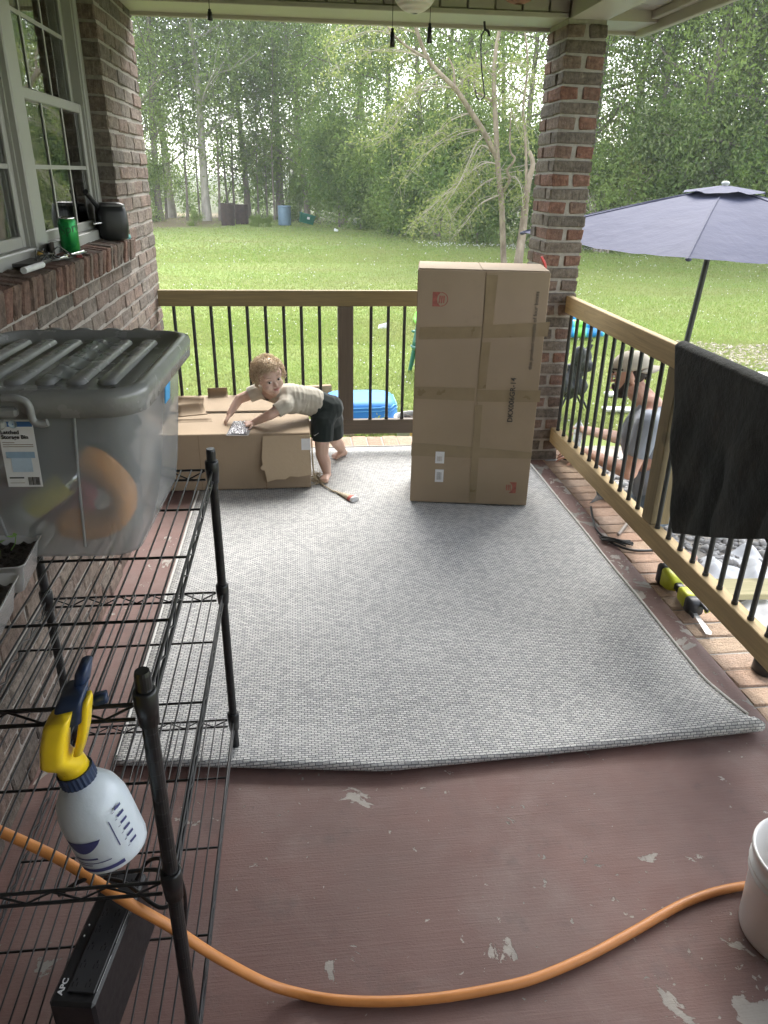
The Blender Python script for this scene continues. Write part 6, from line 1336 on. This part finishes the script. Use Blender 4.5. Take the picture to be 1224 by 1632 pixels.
b = MB(); b.grid(lambda u, v: mp2(.078*(2*v-1)*(1-.12*u), -.098-.085*u*math.sqrt(max(0, 1-(2*v-1)**2*.75))+.035*(2*v-1)**2, .046-.020*u-.018*(2*v-1)**2), 8, 16); br = b.build('cap_brim', kcap, mn); sm_ = br.modifiers.new('t', 'SOLIDIFY'); sm_.thickness = .004
MB().ell(mp2(0, -.010, .137), (.008, .008, .004), Mm, 8).build('cap_button', kcap, mn); MB().tube([mp2(-.084, .03, .052), mp2(-.05, .082, .055), mp2(0, .1, .056), mp2(.05, .082, .055), mp2(.084, .03, .052)], .006, 6).build('cap_strap', m_dh, mn)
b = MB(); b.cap(pelm+Vector((0, 0, .02)), chm, .148, .153); b.cap(chm, chm.lerp(N, .75), .137, .082); b.cap(chm+Vector((0, 0, .08)), sN, .10, .075); b.cap(chm+Vector((0, 0, .08)), sF, .10, .075); b.cap(sN, sN.lerp(eN, .55), .074, .068); b.cap(sF, sF.lerp(eF, .5), .074, .068)
me = blob(b, .008, 4, .5, m_tee); bm = bmesh.new(); bm.from_mesh(me)
for (co, no) in ((sN.lerp(eN, .66), eN-sN), (sF.lerp(eF, .6), eF-sF), (chm.lerp(N, 1.02), N-chm)):
    co = Vector(co); no = Vector(no).normalized(); near = lambda g: (g.co-co).length < .13
    gm = [g for g in bm.verts if near(g)]; es = set(e for g in gm for e in g.link_edges); fs = set(f for g in gm for f in g.link_faces); bmesh.ops.bisect_plane(bm, geom=list(gm)+list(es)+list(fs), plane_co=co, plane_no=no); bmesh.ops.delete(bm, geom=[g for g in bm.verts if near(g) and (g.co-co).dot(no) > .0005], context='VERTS')
bm.to_mesh(me); bm.free(); link('shirt', me, None, mn)
b = MB(); b.cap(pelm-Vector((0, 0, .01)), pelm-Vector((0, 0, .04)), .150, .140)
for i, s_ in enumerate((1, -1)): hp_m = pelm+L_*s_*.09; b.cap(hp_m, knm[i], .106, .078); b.cap(knm[i], knm[i]-F_*.38, .070, .058)
link('trousers', blob(b, .010, 4, .5, m_jean), None, mn)
for i in (0, 1): q = knm[i]-F_*.44; MB().ell(q+Vector((0, 0, -.005)), (.06, .05, .05), Matrix.Rotation(.4, 3, 'Z'), 12).build('shoe', m_blk, mn)
# tool in the near hand, spray can in the far hand
hw = hN+MN0; ml = empty('multi_tool', hw+Vector((.01, -.03, -.02)), R(30), 'black and silver hand tool held against the brick border in the man\'s near hand', 'tool')
MB().cap((-.02, .03, .0), (.045, -.04, -.008), .020, .014, 10).build('body', m_dg, ml); MB().tube([(.045, -.04, -.008), (.075, -.075, -.018)], [.010, .006], 8).build('bit', m_metal, ml)
for k_ in range(4): MB().ell((-.01+.014*k_, .02-.016*k_, .016-.002*k_), (.006, .006, .004), n=8).build('screw', m_metal, ml)
fw = hF+MN0; gl = empty('spray_can', fw+Vector((-.02, .02, -.13)), 0, 'pale spray can held in the far hand of the kneeling man', 'can'); MB().lathe([(0, 0), (.03, 0), (.032, .01), (.032, .15), (.02, .17), (.012, .172), (.012, .19), (0, .19)], 20).build('can_body', simple('pale_can', (.5, .5, .5), .35, .5, 50), gl)
# ================================================================== HAZE
hz_ = MB().box((-310, -160, GZ-1.2), (310, 460, 19)).build('haze', None); tag(hz_, 'thin pale damp haze over the yard', 'haze', kind='stuff')
hm = bpy.data.materials.new('haze'); hm.use_nodes = True; hm.node_tree.nodes.remove(hm.node_tree.nodes['Principled BSDF'])
pv = hm.node_tree.nodes.new('ShaderNodeVolumePrincipled'); pv.inputs['Color'].default_value = (.92, .96, 1, 1); pv.inputs['Density'].default_value = .0012; pv.inputs['Anisotropy'].default_value = .2
hm.node_tree.links.new(pv.outputs[0], hm.node_tree.nodes['Material Output'].inputs['Volume']); hz_.data.materials.append(hm)
